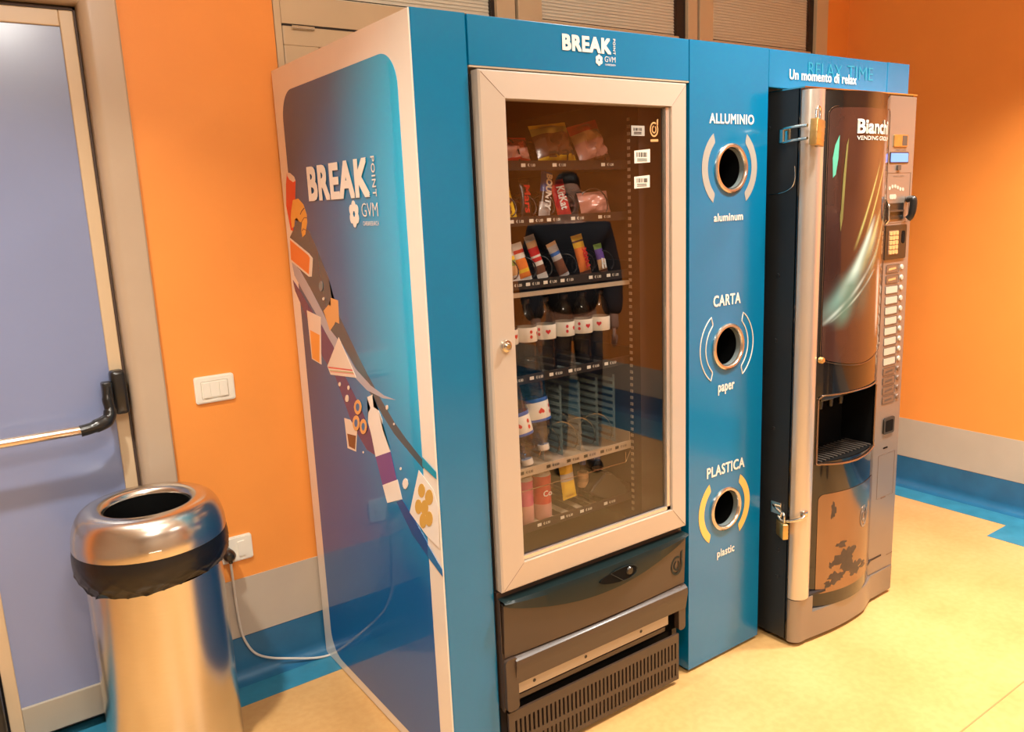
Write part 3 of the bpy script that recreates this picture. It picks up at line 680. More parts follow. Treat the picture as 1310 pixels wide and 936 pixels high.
# door frame: four mitred members with a slight slope to the glass
ox0, ox1, oz0, oz1 = .165, .872, .540, 1.875
ix0, ix1, iz0, iz1 = .2365, .8065, .6110, 1.8105
bm = new()
def ring(x0, x1, z0, z1, y): return [bm.verts.new(p) for p in ((x0,y,z0),(x1,y,z0),(x1,y,z1),(x0,y,z1))]
R0 = ring(ox0, ox1, oz0, oz1, -.893); R1 = ring(ox0, ox1, oz0, oz1, -.920); R2 = ring(ox0+.004, ox1-.004, oz0+.004, oz1-.004, -.925)
R3 = ring(ix0, ix1, iz0, iz1, -.929); R4 = ring(ix0+.002, ix1-.002, iz0+.002, iz1-.002, -.912); R5 = ring(ix0+.002, ix1-.002, iz0+.002, iz1-.002, -.893)
for A, B in ((R0,R1),(R1,R2),(R2,R3),(R3,R4),(R4,R5),(R5,R0)):
    for i in range(4): bm.faces.new((A[i], A[(i+1) % 4], B[(i+1) % 4], B[i]))
fr_o = obj('door_frame', bm, 'frame_champagne', sm)
bm = new()   # fine mitre lines
for (a, b), (c, d) in (((ox0+.006,oz1-.006),(ix0-.002,iz1+.002)), ((ox1-.006,oz1-.006),(ix1+.002,iz1+.002)), ((ox0+.006,oz0+.006),(ix0-.002,iz0-.002)), ((ox1-.006,oz0+.006),(ix1+.002,iz0-.002))):
    bm = new(); tube(bm, [(a, -.9255, b), (c, -.9288, d)], .0006, 4); obj('mitre_joint', bm, 'label_dark', fr_o)

bm = new()
box(bm, ix0+.002, ix1-.003, -.922, -.9135, iz0+.003, iz0+.014); box(bm, ix1-.017, ix1-.003, -.922, -.9135, iz0+.003, iz1-.003)
obj('glazing_bead', bm, 'frame_edge', fr_o)
bm = new(); box(bm, ix0+.002, ix1-.003, -.9125, -.9065, iz0+.003, iz1-.003); gl = obj('door_glass', bm, ['machine_glass', 'glass_core'], sm)
for p in gl.data.polygons: p.material_index = 0 if p.normal.y < -.9 else 1
bm = new(); lathe(bm, [(.0001,-.944),(.008,-.944),(.0095,-.942),(.0095,-.936),(.015,-.935),(.0165,-.932),(.0165,-.926),(.0001,-.926)], (.207, 0, 1.208), 'Y', 24)
lk = obj('door_lock', bm, 'chrome', sm, True)
bm = new(); lathe(bm, [(.0001,-.9455),(.0055,-.9455),(.0055,-.944),(.0001,-.944)], (.207, 0, 1.208), 'Y', 16); obj('key_barrel', bm, 'brass', lk)
fg = front(-.9130)
for x0, x1, z0, z1, sk in ((.665,.715,1.730,1.757,0), (.6755,.7355,1.656,1.692,.006), (.6740,.7335,1.588,1.6215,.005)):
    bm = new(); prism(bm, [(x0,z0),(x1,z0+sk*.5),(x1,z1+sk*.5),(x0,z1-sk*.3)], fg, 0, .0006); st = obj('barcode_sticker', bm, 'tag_white' if sk else 'print_grey', gl)
    bm = new(); x = x0+.008
    while x < x1-.010:
        w = random.choice((.0010,.0016,.0026)); box(bm, x, x+w, -.9140, -.9136, z0+(z1-z0)*.48, z1-.006); x += w+random.choice((.0012,.002,.003))
    for r in (.30,.16): box(bm, x0+.010, x1-.012, -.9140, -.9136, z0+(z1-z0)*r, z0+(z1-z0)*r+.0022)
    obj('barcode', bm, 'tag_black', st)
# maker's swirl mark
def swirl(fr, cx, cz, s, d, parent, material):
    bm = new()
    def band(rad, a0, a1, w, k=22, sy=1.25):
        o_, i_ = [], []
        for j in range(k+1):
            a = math.radians(a0+(a1-a0)*j/k); o_.append((cx+(rad+w/2)*math.cos(a), cz+sy*(rad+w/2)*math.sin(a))); i_.append((cx+(rad-w/2)*math.cos(a), cz+sy*(rad-w/2)*math.sin(a)))
        return o_+i_[::-1]
    prism(bm, band(.0170*s, 60, 395, .0042*s), fr, d, d+.0007)
    prism(bm, band(.0085*s, 100, 420, .0034*s), fr, d, d+.0007)
    prism(bm, [(cx+.013*s, cz+.012*s), (cx+.018*s, cz+.014*s), (cx+.019*s, cz+.034*s), (cx+.013*s, cz+.030*s)], fr, d, d+.0007)
    obj('swirl_emblem', bm, material, parent)
swirl(fg, .752, 1.748, .85, 0, gl, 'gold_key')
bm = new(); prism(bm, [(.738,1.7145),(.768,1.7155),(.768,1.722),(.738,1.721)], fg, 0, .0006); obj('emblem_caption', bm, 'gold_key', gl)

# lower panel ------------------------------------------------------
fl = front(-.9305)
bm = new()
box(bm, .158, .868, -.905, -.89, .19, .535)
prism(bm, [(.160,.515),(.160,.36),(.196,.36),(.196,.19),(.160,.19),(.160,.185),(.158,.185),(.158,.52)], front(-.905), 0, .012)
lp = obj('lower_housing', bm, 'flap_brown', sm)
bm = new()
# side cheeks and rolled lower edge around the collection flap
prism(bm, rrect(.160,.200,.188,.345,.012,4), front(-.905), 0, .026); prism(bm, rrect(.838,.868,.188,.345,.012,4), front(-.905), 0, .020)
vs = []
prof = [(-.905,.345),(-.926,.343),(-.936,.335),(-.938,.32),(-.934,.30),(-.928,.262),(-.905,.258)]
A = [bm.verts.new((.192, y, z)) for y, z in prof]; B = [bm.verts.new((.866, y, z)) for y, z in prof]
for i in range(len(prof)): bm.faces.new((A[i], A[(i+1) % len(prof)], B[(i+1) % len(prof)], B[i]))
bm.faces.new(A); bm.faces.new(B[::-1])
obj('rolled_rim', bm, 'flap_brown', lp, True)
bm = new()
# flap: slightly convex sheet from z .345 to .515
n = 16; g = []
for i in range(n+1):
    x = .164+(.702)*i/n; row = []
    for j in range(5):
        z = .348+.160*j/4; y = -.921-.010*math.sin(PI*i/n)-.006*j/4
        row.append(bm.verts.new((x, y, z)))
    g.append(row)
for i in range(n):
    for j in range(4): bm.faces.new((g[i][j], g[i+1][j], g[i+1][j+1], g[i][j+1]))
ex = bmesh.ops.extrude_face_region(bm, geom=list(bm.faces)); bmesh.ops.translate(bm, vec=(0,.012,0), verts=[v for v in ex['geom'] if isinstance(v, bmesh.types.BMVert)])
flap = obj('collection_flap', bm, 'flap_brown', sm, True)
# black crescent grip across the flap
bm = new(); n = 40; top = []; bot = []
for i in range(n+1):
    f = i/n; x = .160+.708*f
    zt = .519; zb = .507-.066*math.sin(PI*min(1, max(0, f)))**.8 if 0 < f < 1 else .507
    y = -.935-.016*math.sin(PI*f)
    top.append((x, y, zt)); bot.append((x, y+.004, zb))
T = [bm.verts.new(p) for p in top]; Mi = [bm.verts.new(((a[0]), a[1]-.006, (a[2]*.75+b[2]*.25))) for a, b in zip(top, bot)]; Bt = [bm.verts.new(p) for p in bot]
T2 = [bm.verts.new((p[0], -.905, p[2])) for p in top]; B2 = [bm.verts.new((p[0], -.905, p[2])) for p in bot]
for P_, Q_ in ((T2,T),(T,Mi),(Mi,Bt),(Bt,B2)):
    for i in range(n): bm.faces.new((P_[i], P_[i+1], Q_[i+1], Q_[i]))
grip = obj('grip_band', bm, 'handle_black', flap, True)
bm = new()
pts = []
for i in range(28):
    a = 2*PI*i/28; pts.append((.551+.072*math.cos(a), .484+(.020+.007*math.cos(a))*math.sin(a)))
prism(bm, pts, front(-.9575), -.003, .0008); obj('grip_recess', bm, 'liner_black', flap)
bm = new(); tube(bm, [front(-.9585)(a+.003*(1 if a > .55 else 0), b, 0) for a, b in pts if a > .56 or b > .499], .0013, 6); obj('recess_rim', bm, 'handle_black', flap, True)
bm = new(); lathe(bm, [(.0001,-.960),(.010,-.960),(.013,-.956),(.0001,-.956)], (.594, 0, .487), 'Y', 20)
for v in bm.verts: v.co.y -= .003
obj('flap_lock', bm, 'black_plastic', flap, True)
fl2 = front(-.9265)
swirl(fl2, .826, .420, 1.35, .0005, flap, 'handle_black')
bm = new(); box(bm, .200,.862,-.905,-.897,.19,.256); obj('slot_back', bm, 'liner_black', lp)
bm = new(); box(bm, .200,.800,-.914,-.906,.221,.2545); ms = obj('metal_strip', bm, 'rail_beige', lp)
bm = new(); box(bm, .200,.790,-.910,-.905,.199,.214,.001); obj('lower_strip', bm, 'flap_brown', lp)
for x in (.265, .455, .680):
    bm = new(); prism(bm, circ(x, .240, .0052, n=14), front(-.9145), 0, .0005); obj('screw_hole', bm, 'tag_black', ms)
# ventilation grille: a plate with two rows of real slots
bm = new(); gx0, gx1 = .166, .838; gy0, gy1 = -.924, -.917
rows = ((.094, .150), (.032, .078))
for z0, z1 in ((.150,.180),(.078,.094),(.018,.032)): box(bm, gx0, gx1, gy0, gy1, z0, z1)
N = 42; pitch = (gx1-gx0-.024)/N
for z0, z1 in rows:
    box(bm, gx0, gx0+.012, gy0, gy1, z0, z1); box(bm, gx1-.012, gx1, gy0, gy1, z0, z1)
    for i in range(N):
        a = gx0+.012+pitch*i; box(bm, a, a+pitch*.56, gy0, gy1, z0, z1)
gr = obj('ventilation_grille', bm, 'flap_brown', sm)
bm = new()
box(bm, gx0, gx1, -.88, -.87, .018, .185)
obj('grille_backing', bm, 'liner_black', gr)
bm = new(); box(bm, gx0+.01, gx1-.01, -.900, -.896, .036, .070); obj('condenser_sheet', bm, 'rail_beige', gr)
for x in (.20, .82):
    for y in (-.85, -.16): bm = new(); lathe(bm, [(.0001,0),(.018,0),(.018,.006),(.008,.008),(.008,.02),(.0001,.02)], (x, y, 0), n=14); obj('levelling_foot', bm, 'black_plastic', sm)

# trays ------------------------------------------------------------
LANES6 = [.3080, .3770, .4460, .5155, .5850, .6530]
TY = -.820
def rail_text(z, xs, s, tray, mt='tag_white', tagm='tag_white'):
    f = front(TY-.0035)
    for x in xs:
        bm = new(); prism(bm, [(x-.022, z-.0045),(x-.008, z-.0045),(x-.008, z+.0045),(x-.022, z+.0045)], f, 0, .0005)
        join(bm, text_mesh(s, f, x-.001, x+.024, z-.004, z+.004, .0001, bold=.02))
        obj('price_label', bm, mt, tray)
def tray(z, xs, spec):
    bm = new()
    box(bm, .192, .734, TY, -.16, z-.016, z-.013)
    box(bm, .192, .734, TY-.003, TY, z-.016, z+.009)
    for x in (.192, .731): box(bm, x, x+.003, TY, -.16, z-.016, z+.035)
    t_ = obj('tray', bm, {'beige':'rail_beige','brown':'interior_brown'}.get(spec, 'tray_black'), sm)
    rail_text(z-.003, xs, '\u20ac 0.50' if z < 1.2 else '\u20ac 1.00', t_, 'tag_white' if spec != 'beige' else 'tag_black')
    return t_
def coil(t_, x, z, r, turns=7, wire=.0021, y0=-.812, y1=-.30, material='dark_wire'):
    bm = new(); pts = []
    n = int(turns*18)
    for i in range(n+1):
        a = 2*PI*i/18-PI/2; pts.append((x+r*math.cos(a), y0+(y1-y0)*i/n, z+r*math.sin(a)))
    tube(bm, pts, wire, 5); obj('spiral_coil', bm, material, t_, True)
L3 = [.370, .495, .630]
t1 = tray(1.662, [.375, .480, .655], ''); t2 = tray(1.517, [.330, .395, .455, .540, .640], '')
t3 = tray(1.348, [.316, .376, .436, .496, .600, .668], ''); t4 = tray(1.087, LANES6, '')
t5 = tray(.820, [.330, .425, .50, .565, .63, .69], 'beige'); t6 = tray(.652, [.385, .470, .545, .640], 'brown')  # bottom tray brown: the floor's reflection put into its colour
for x in (.335, .500, .640): coil(t1, x, 1.695, .040, 5)
for x in (.325, .392, .455, .530, .640): coil(t2, x, 1.555, .026 if x < .6 else .04, 7)
for x in (.325, .385, .440, .530, .598, .672): coil(t3, x, 1.388, .026, 7)
for x in LANES6[1:]: coil(t5, x+.002, .880, .034, 4, .0014, material='wire_steel')
for x in LANES6: bm = new(); prism(bm, [(x+.016,-.818),(x+.038,-.818),(x+.026,-.55),(x+.010,-.55)], Frame((0,0,0),(1,0,0),(0,1,0)), 1.0745, 1.0765); obj('tray_slat', bm, 'tray_floor', t4)
for x in (.375,.430,.487,.545,.60):
    bm = new(); prism(bm, [(x,-.816),(x+.024,-.816),(x+.024,-.55),(x,-.55)], Frame((0,0,0),(1,0,0),(0,1,0)), .640, .642); obj('tray_slat', bm, 'rail_beige', t6)
# light bar under the snack trays
bm = new(); box(bm, .192, .734, -.826, -.812, 1.312, 1.324); obj('light_bar', bm, 'rail_beige', t3)
# tall clear dividers with slots between the bottle lanes
for x in (.343, .412, .481, .551, .620, .689):
    bm = new(); z0, z1 = .828, 1.04
    box(bm, x, x+.0015, -.800, -.792, z0, z1)
    zz = z0
    while zz < z1-.004: box(bm, x, x+.0015, -.792, -.50, zz, zz+.0115); zz += .021
    obj('lane_divider', bm, 'divider_clear', t5)
bm = new(); tube(bm, [(.195, -.835, .768), (.70, -.835, .768), (.72, -.835, .80)], .0012, 6); obj('guard_wire', bm, 'wire_steel', t6)
bm = new(); tube(bm, [(.70, -.835, .80), (.70, -.835, .768)], .001, 6); obj('wire_hook', bm, 'wire_steel', t6)

# ------------------------------------------------------------------ packs
def pack(name, label, cat, x, z, w, h, th, bands, tilt=0.0, lean=-.12, y=-.782, txt=None, tcol='pack_white', group=None, seal=.006, crease=.0, trot=False, bold=.03, marks=None):
    """a sealed film pack: pillow body with flat crimped ends; bands = [(from, material), ...] from the foot up"""
    t_ = thing(name, label, cat, (0,0,0), group)
    bm = new(); nu, nv = 10, 22; front_, back_ = [], []
    mats = []
    for b in bands:
        if b[1] not in mats: mats.append(b[1])
    for j in range(nv+1):
        v = j/nv; rf, rb = [], []
        for i in range(nu+1):
            u = i/nu
            e = max(0, math.sin(PI*u))**.55*max(0, math.sin(PI*min(1, max(0, (v*h-seal)/(h-2*seal)))))**.45
            wob = crease*(math.sin(11*u+7*v+x*90)*.4+math.sin(13*v-9*u+x*50)*.35+math.sin(23*u*v+31*u)*.35)
            ww = w*(1-.05*math.sin(PI*v))
            zig = .0008*math.sin(u*40) if (v*h < seal or v*h > h-seal) else 0
            rf.append(bm.verts.new(((u-.5)*ww, -th/2*e-wob*th*e+zig-.0003, v*h))); rb.append(bm.verts.new(((u-.5)*ww, th/2*e+zig+.0003, v*h)))
        front_.append(rf); back_.append(rb)
    for j in range(nv):
        v = (j+.5)/nv; mi = 0
        for b in bands:
            if v >= b[0]: mi = mats.index(b[1])
        for i in range(nu):
            f = bm.faces.new((front_[j][i], front_[j][i+1], front_[j+1][i+1], front_[j+1][i])); f.material_index = mi
            f = bm.faces.new((back_[j][i+1], back_[j][i], back_[j+1][i], back_[j+1][i+1])); f.material_index = mi
        for q in (0, nu):
            f = bm.faces.new((front_[j][q], front_[j+1][q], back_[j+1][q], back_[j][q])); f.material_index = mi
    bm.faces.new(front_[0]+back_[0][::-1]); bm.faces.new(front_[-1]+back_[-1][::-1])
    bd = obj('wrapper', bm, ['pack_'+m for m in mats], t_, True)
    if txt:
        s, (a0, a1, b0, b1) = txt
        # local frame: on the front of the pack
        if trot == 'up': fr = Frame((a1, -th/2-.0012, b0), (0,0,1), (-1,0,0)); tm = text_mesh(s, fr, 0, b1-b0, 0, a1-a0, .0, bold=bold)
        elif trot: fr = Frame((a0, -th/2-.0012, b1), (0,0,-1), (1,0,0)); tm = text_mesh(s, fr, 0, b1-b0, 0, a1-a0, .0, bold=bold)
        else: fr = Frame((0, -th/2-.0012, 0), (1,0,0), (0,0,1)); tm = text_mesh(s, fr, a0, a1, b0, b1, .0, bold=bold)
        obj('lettering', tm, tcol, t_)
    if marks:
        for mk in marks[1]: bm = new(); prism(bm, mk, Frame((0, -th/2-.0008, 0), (1,0,0), (0,0,1)), 0, .0005); obj('printed_mark', bm, marks[0], t_)
    t_.location = (x, y, z); t_.rotation_euler = (lean, tilt, 0)
    return t_
Z1, Z2, Z3, Z4, Z5, Z6 = 1.652, 1.505, 1.336, 1.075, .808, .640
pack('snack_bag', 'crinkled red snack bag lying at the left end of the top tray', 'snack', .358, Z1+.010, .125, .078, .05, [(0,'red'),(.16,'pink'),(.55,'darkred'),(.9,'red')], 0, -.35, crease=.35)
pack('snack_bag', 'olive and yellow snack bag standing in the middle of the top tray', 'snack', .512, Z1+.012, .132, .115, .05, [(0,'yellow'),(.20,'brown'),(.72,'olive'),(.92,'yellow')], -.10, -.30, crease=.3,
     marks=('pack_black', [[(-.046,.014),(-.020,.012),(-.018,.018),(-.044,.020)], [(-.040,.024),(-.016,.024),(-.010,.014),(-.006,.026),(-.014,.032),(-.040,.030)], [(.000,.016),(.022,.014),(.030,.022),(.020,.031),(.002,.029),(.006,.024),(.018,.025),(.020,.020),(.004,.021)], [(.036,.013),(.046,.012),(.042,.027),(.034,.027)]]))
pack('snack_bag', 'red and orange snack bag at the right of the top tray', 'snack', .652, Z1+.012, .112, .122, .05, [(0,'brown'),(.15,'pink'),(.55,'tan'),(.78,'red')], -.22, -.30, crease=.35)
pack('sweet_bag', 'yellow chocolate sweet bag with dark lettering at the left of the second tray', 'snack', .336, Z2+.014, .056, .110, .022, [(0,'yellow')], -.14, -.18, txt=('m&m', (-.020,.018,.012,.085)), tcol='pack_brown', trot=True, bold=.05)
pack('chocolate_bar', 'black wrapped chocolate bar with red lettering on the second tray', 'snack', .395, Z2+.014, .036, .108, .020, [(0,'black')], .08, -.18, txt=('Mars', (-.011,.011,.014,.090)), tcol='pack_red', trot=True, bold=.02)
pack('chocolate_bar', 'blue and silver chocolate bar leaning right with bold white lettering', 'snack', .455, Z2+.014, .040, .132, .022, [(0,'silver'),(.30,'black'),(.55,'blue')], .26, -.18, txt=('BOUNTY', (-.010,.012,.020,.122)), tcol='pack_white', trot=True, bold=.05)
pack('chocolate_bar', 'red wafer bar with white lettering on the second tray', 'snack', .530, Z2+.014, .050, .105, .018, [(0,'red'),(.85,'darkred')], -.14, -.18, txt=('KitKat', (-.014,.014,.020,.085)), tcol='pack_white', trot=True, bold=.02)
pack('biscuit_pack', 'pale pink biscuit pack at the right end of the second tray', 'snack', .648, Z2+.014, .115, .068, .03, [(0,'pink')], -.05, -.25, crease=.3)
pack('sandwich_pack', 'white, yellow and green snack pack at the left end of the third tray', 'snack', .338, Z3+.014, .058, .118, .028, [(0,'white'),(.12,'tan'),(.38,'green'),(.48,'yellow'),(.60,'white'),(.86,'red'),(.95,'white')], -.12, -.18)
pack('chocolate_bar', 'orange and white chocolate bar, second on the third tray', 'snack', .388, Z3+.014, .040, .108, .020, [(0,'white'),(.07,'orange'),(.25,'yellow'),(.34,'orange'),(.58,'white'),(.72,'red'),(.80,'white')], -.20, -.18)
pack('chocolate_bar', 'cream and red chocolate bar with brown oval, third on the third tray', 'snack', .446, Z3+.014, .036, .128, .020, [(0,'white'),(.12,'brown'),(.34,'white'),(.42,'red'),(.48,'white'),(.56,'red'),(.72,'tan'),(.86,'silver')], -.24, -.18)
pack('chocolate_bar', 'brown and pale grey chocolate bar in the middle of the third tray', 'snack', .524, Z3+.014, .036, .106, .020, [(0,'silver'),(.10,'brown'),(.52,'silver'),(.62,'blue'),(.74,'silver'),(.92,'tan')], -.34, -.18)
pack('chocolate_bar', 'orange and yellow chocolate bar with red lettering on the third tray', 'snack', .604, Z3+.014, .042, .118, .022, [(0,'brown'),(.08,'orange'),(.70,'yellow'),(.80,'brown'),(.88,'yellow')], -.16, -.18, txt=('TWIX', (-.002,.014,.016,.078)), tcol='pack_red', trot='up', bold=.06)
pack('chocolate_bar', 'purple chocolate bar with cream lettering at the right of the third tray', 'snack', .672, Z3+.016, .032, .085, .016, [(0,'brown'),(.10,'tan'),(.45,'purple'),(.8,'green')], -.14, -.18, marks=('pack_white', [[(-.010,.012),(-.004,.010),(.002,.040),(-.004,.042)], [(.002,.010),(.007,.012),(.010,.036),(.005,.038)], [(-.006,.024),(.004,.020),(.005,.024),(-.005,.028)]]))

# ------------------------------------------------------------------ bottles on the fourth tray
def bottle(label, clear, group=None, hearts=True, band=False):
    t_ = thing('water_bottle', label, 'bottle', (0,0,0), group)
    bm = new(); prof = [(.0001,.004),(.018,.001),(.029,.003),(.0315,.012),(.0315,.045),(.0300,.050),(.0315,.056),(.0315,.085),(.030,.090),(.0315,.096),(.0315,.100),(.0305,.104),(.0305,.148),(.0315,.152),(.0300,.172),(.024,.190),(.0155,.202),(.0115,.209),(.0110,.220)]
    lathe(bm, prof, n=28); obj('bottle_body', bm, clear, t_, True)
    bm = new(); lathe(bm, [(.0312,.106),(.0316,.107),(.0316,.146),(.0312,.147)], n=28); lb = obj('paper_label', bm, 'tag_white', t_, True)
    bm = new(); lathe(bm, [(.0001,.226),(.0128,.226),(.0140,.224),(.0140,.212),(.0001,.212)], n=20); obj('cap', bm, 'pack_white' if band else 'black_plastic', t_, True)
    # heart and small round marks printed on the curved label
    bm = new()
    def curved(pts, a0):
        vs = [bm.verts.new((.0320*math.sin(a0+x/.0320), -.0320*math.cos(a0+x/.0320), z)) for x, z in pts]; bm.faces.new(vs)
    for a0 in (.35, -2.2):
        hp_ = []
        for i in range(20):
            q = 2*PI*i/20; hp_.append((.0068*math.sin(q)**3*1.15, .128+.0062*(13*math.cos(q)-5*math.cos(2*q)-2*math.cos(3*q)-math.cos(4*q))/13))
        curved(hp_, a0)
        for zc_ in (.121, .135): curved([(-.0042*math.cos(2*PI*i/10), zc_+.0050*math.sin(2*PI*i/10)) for i in range(10)], a0-.85)
    bmesh.ops.triangulate(bm, faces=bm.faces)
    obj('red_print', bm, 'pack_red', lb)
    if band:
        bm = new(); lathe(bm, [(.0314,.098),(.0318,.099),(.0318,.106),(.0314,.107)], n=28); lathe(bm, [(.0314,.147),(.0318,.148),(.0318,.152),(.0314,.153)], n=28); obj('blue_band', bm, 'pack_blue', t_, True)
    return t_
LB = ['clear water bottle at the left end of its tray, heart facing out', 'clear water bottle with white label, second from the left of the six', 'clear water bottle, third from the left of the six standing ones',
      'clear water bottle, fourth from the left of the six standing ones', 'clear water bottle, fifth from the left of the six standing ones', 'clear water bottle at the right end of the row of six']
b0 = bottle(LB[0], 'bottle_clear', 'clear water bottles standing in a row')
for i, x in enumerate((.3155, .381, .448, .517, .586, .654)):
    b = b0 if i == 0 else copy_thing(b0, (0,0,0), LB[i])
    b.location = (x, -.778, Z4+.0005); b.rotation_euler = (0, 0, (0, .35, -.7, .15, -.45, -1.1)[i])
g = 'clear water bottles tipped upside down'
u0 = bottle('tipped water bottle with blue bands, nearer the left door frame', 'bottle_blue', g, band=True)
u1 = copy_thing(u0, (0,0,0), 'tipped water bottle with blue bands, hanging right of the other one')
for u_, base, tip, spin in ((u0, (.318,-.755,1.100), (.352,-.805,.826), .2), (u1, (.402,-.745,1.128), (.422,-.790,.852), -.3)):
    u_.location = base; u_.scale = (1.22,)*3
    u_.rotation_euler = ((Vector(tip)-Vector(base)).to_track_quat('Z', 'Y').to_matrix() @ Matrix.Rotation(spin, 3, 'Z')).to_euler()
# ------------------------------------------------------------------ bottom tray
def can(label, x, y, r, h, bands, txt=None, tcol='pack_white', cat='can', name='drink_can'):
    t_ = thing(name, label, cat, (x, y, Z6-.0025))
    bm = new(); mats = []
    for b in bands:
        if b[1] not in mats: mats.append(b[1])
    prof = [(.0001,.004),(r*.7,.002),(r*.82,0),(r,.010)]+[(r, .010+(h-.022)*k/12) for k in range(1, 13)]+[(r*.86,h-.003),(r*.84,h),(r*.80,h-.003),(.0001,h-.004)]
    n = 26; rings = []
    for q, z in prof: rings.append([bm.verts.new((x+q*math.cos(2*PI*i/n), y+q*math.sin(2*PI*i/n), Z6-.0025+z)) for i in range(n)])
    for k in range(len(rings)-1):
        zz = (prof[k][1]+prof[k+1][1])/2/h; mi = 0
        for b in bands:
            if zz >= b[0]: mi = mats.index(b[1])
        for i in range(n):
            f = bm.faces.new((rings[k][i], rings[k][(i+1) % n], rings[k+1][(i+1) % n], rings[k+1][i])); f.material_index = mi
    obj('can_body', bm, ['pack_'+m for m in mats], t_, True)
    if txt:
        fr = front(y-r-.0008); obj('lettering', text_mesh(txt, fr, x-r*.55, x+r*.55, Z6+h*.50, Z6+h*.62, 0, bold=.02), tcol, t_)
    return t_
can('pink and red can standing second on the bottom tray', .358, -.770, .027, .150, [(0,'pink'),(.45,'magenta'),(.7,'magenta'),(.94,'silver')])
can('red drink can with white lettering on the bottom tray', .425, -.765, .029, .150, [(0,'pink'),(.35,'red'),(.94,'silver')], 'Co')
pack('snack_bag', 'yellow snack pack standing right of the red can on the bottom tray', 'snack', .512, Z6+.045, .052, .125, .026, [(0,'yellow'),(.45,'silver'),(.65,'yellow'),(.85,'olive')], -.06, -.1, y=-.79)
pack('snack_bag', 'yellow and black snack pack at the far left of the bottom tray', 'snack', .300, Z6+.040, .058, .095, .022, [(0,'yellow'),(.30,'black'),(.36,'yellow'),(.7,'olive')], 0, -.1, y=-.80)
def small_bottle(label, x):
    t_ = thing('juice_bottle', label, 'bottle', (x, -.76, Z6), 'small orange juice bottles on the bottom tray')
    bm = new(); lathe(bm, [(.0001,.0),(.016,.001),(.018,.01),(.018,.085),(.016,.10),(.009,.118),(.008,.13)], (x, -.76, Z6-.0025), n=20); b_ = obj('bottle_body', bm, 'bottle_clear', t_, True)
    bm = new(); lathe(bm, [(.0182,.06),(.0186,.061),(.0170,.105),(.0160,.106)], (x, -.76, Z6-.0025), n=20); obj('orange_label', bm, 'pack_tan', t_, True)
    bm = new(); lathe(bm, [(.0001,.142),(.0095,.142),(.0100,.13),(.0001,.13)], (x, -.76, Z6-.0025), n=16); obj('cap', bm, 'pack_blue', t_, True)
small_bottle('small bottle with orange label and blue cap, left of the pair', .590); small_bottle('small bottle with orange label and blue cap, right of the pair', .650)
# black wrapped pack lying at the right end
t_ = thing('black_pack', 'shiny black plastic pack lying at the right end of the bottom tray', 'snack', (.655, -.78, Z6))
bm = new(); pts = [(.575,.690),(.600,.672),(.640,.655),(.700,.646),(.728,.655),(.726,.672),(.700,.700),(.665,.735),(.640,.742),(.600,.716)]
prism(bm, pts, front(-.80), -.05, .012); bmesh.ops.bevel(bm, geom=list(bm.edges), offset=.005, segments=3, affect='EDGES')
obj('wrapper', bm, 'bag_film', t_, True)
# ================================================================== COFFEE MACHINE
CX0, CX1 = 1.298, 1.942; CF = -1.010
cm = thing('coffee_machine', 'tall coffee vending machine with curved glossy door and black side', 'vending machine', (1.62, -.6, 0))
bm = new(); box(bm, CX0, CX0+.012, -.995, -.18, .022, 1.872, .001); box(bm, CX1-.024, CX1-.012, -.995, -.18, .022, 1.872, .001)
box(bm, CX0+.012, CX1-.024, -.87, -.18, .022, 1.872); box(bm, CX0+.012, CX1-.024, -.995, -.87, 1.86, 1.872); body = obj('cabinet', bm, 'black_steel', cm)
for y, z, r in ((-.93,1.296,.006),(-.925,1.08,.006),(-.927,.777,.006),(-.955,.345,.007),(-.955,.245,.007),(-.885,1.765,.004)):
    bm = new(); lathe(bm, [(.0001,CX0-.004),(r,CX0-.003),(r*1.1,CX0),(.0001,CX0)], (0, y, z), 'X', 12); obj('side_screw', bm, 'black_plastic', body, True)
bm = new(); box(bm, CX0-.001, CX1-.002, -1.012, -.60, 1.872, 1.876); obj('roof_sheet', bm, 'chrome', cm)
bm = new(); box(bm, CX0, 1.42, -.998, -.99, .02, 1.872); box(bm, 1.745, CX1-.003, -.998, -.99, .02, 1.872); box(bm, 1.42, 1.745, -.998, -.99, .02, .652); box(bm, 1.42, 1.745, -.998, -.99, .884, 1.872); obj('front_carrier', bm, 'gloss_black', cm)
for x, y in ((1.34,-.90),(1.88,-.90),(1.34,-.26),(1.88,-.26)): bm = new(); lathe(bm, [(.0001,0),(.022,0),(.022,.008),(.009,.010),(.009,.024),(.0001,.024)], (x, y, 0), n=16); obj('levelling_foot', bm, 'black_plastic', cm, True)
# bowed silver pillar on the left, down to the foot
def plan_extrude(bm, prof, z0, z1):
    A = [bm.verts.new((x, y, z0)) for x, y in prof]; B = [bm.verts.new((x, y, z1)) for x, y in prof]
    n = len(prof)
    for i in range(n): bm.faces.new((A[i], A[(i+1) % n], B[(i+1) % n], B[i]))
    bm.faces.new(A[::-1]); bm.faces.new(B)
pil = [(1.301,-.998)]
for i in range(13):
    a = PI*i/12; pil.append((1.343-.042*math.cos(a), -1.000-.042*math.sin(a)**.8))
pil += [(1.385,-.998)]
bm = new(); plan_extrude(bm, pil, .178, 1.866); pl = obj('door_pillar', bm, 'silver_bright', cm, True)
for z in (1.835, 1.585, .84):
    bm = new(); lathe(bm, [(.0001,-1.0405),(.0045,-1.0405),(.0045,-1.037),(.0001,-1.037)], (1.335, 0, z), 'Y', 12); obj('bolt_hole', bm, 'tag_black', pl)
bm = new(); lathe(bm, [(.0001,-1.050),(.009,-1.049),(.011,-1.045),(.011,-1.036),(.0001,-1.036)], (1.385, 0, 1.015), 'Y', 16); obj('door_lock', bm, 'brass', pl, True)
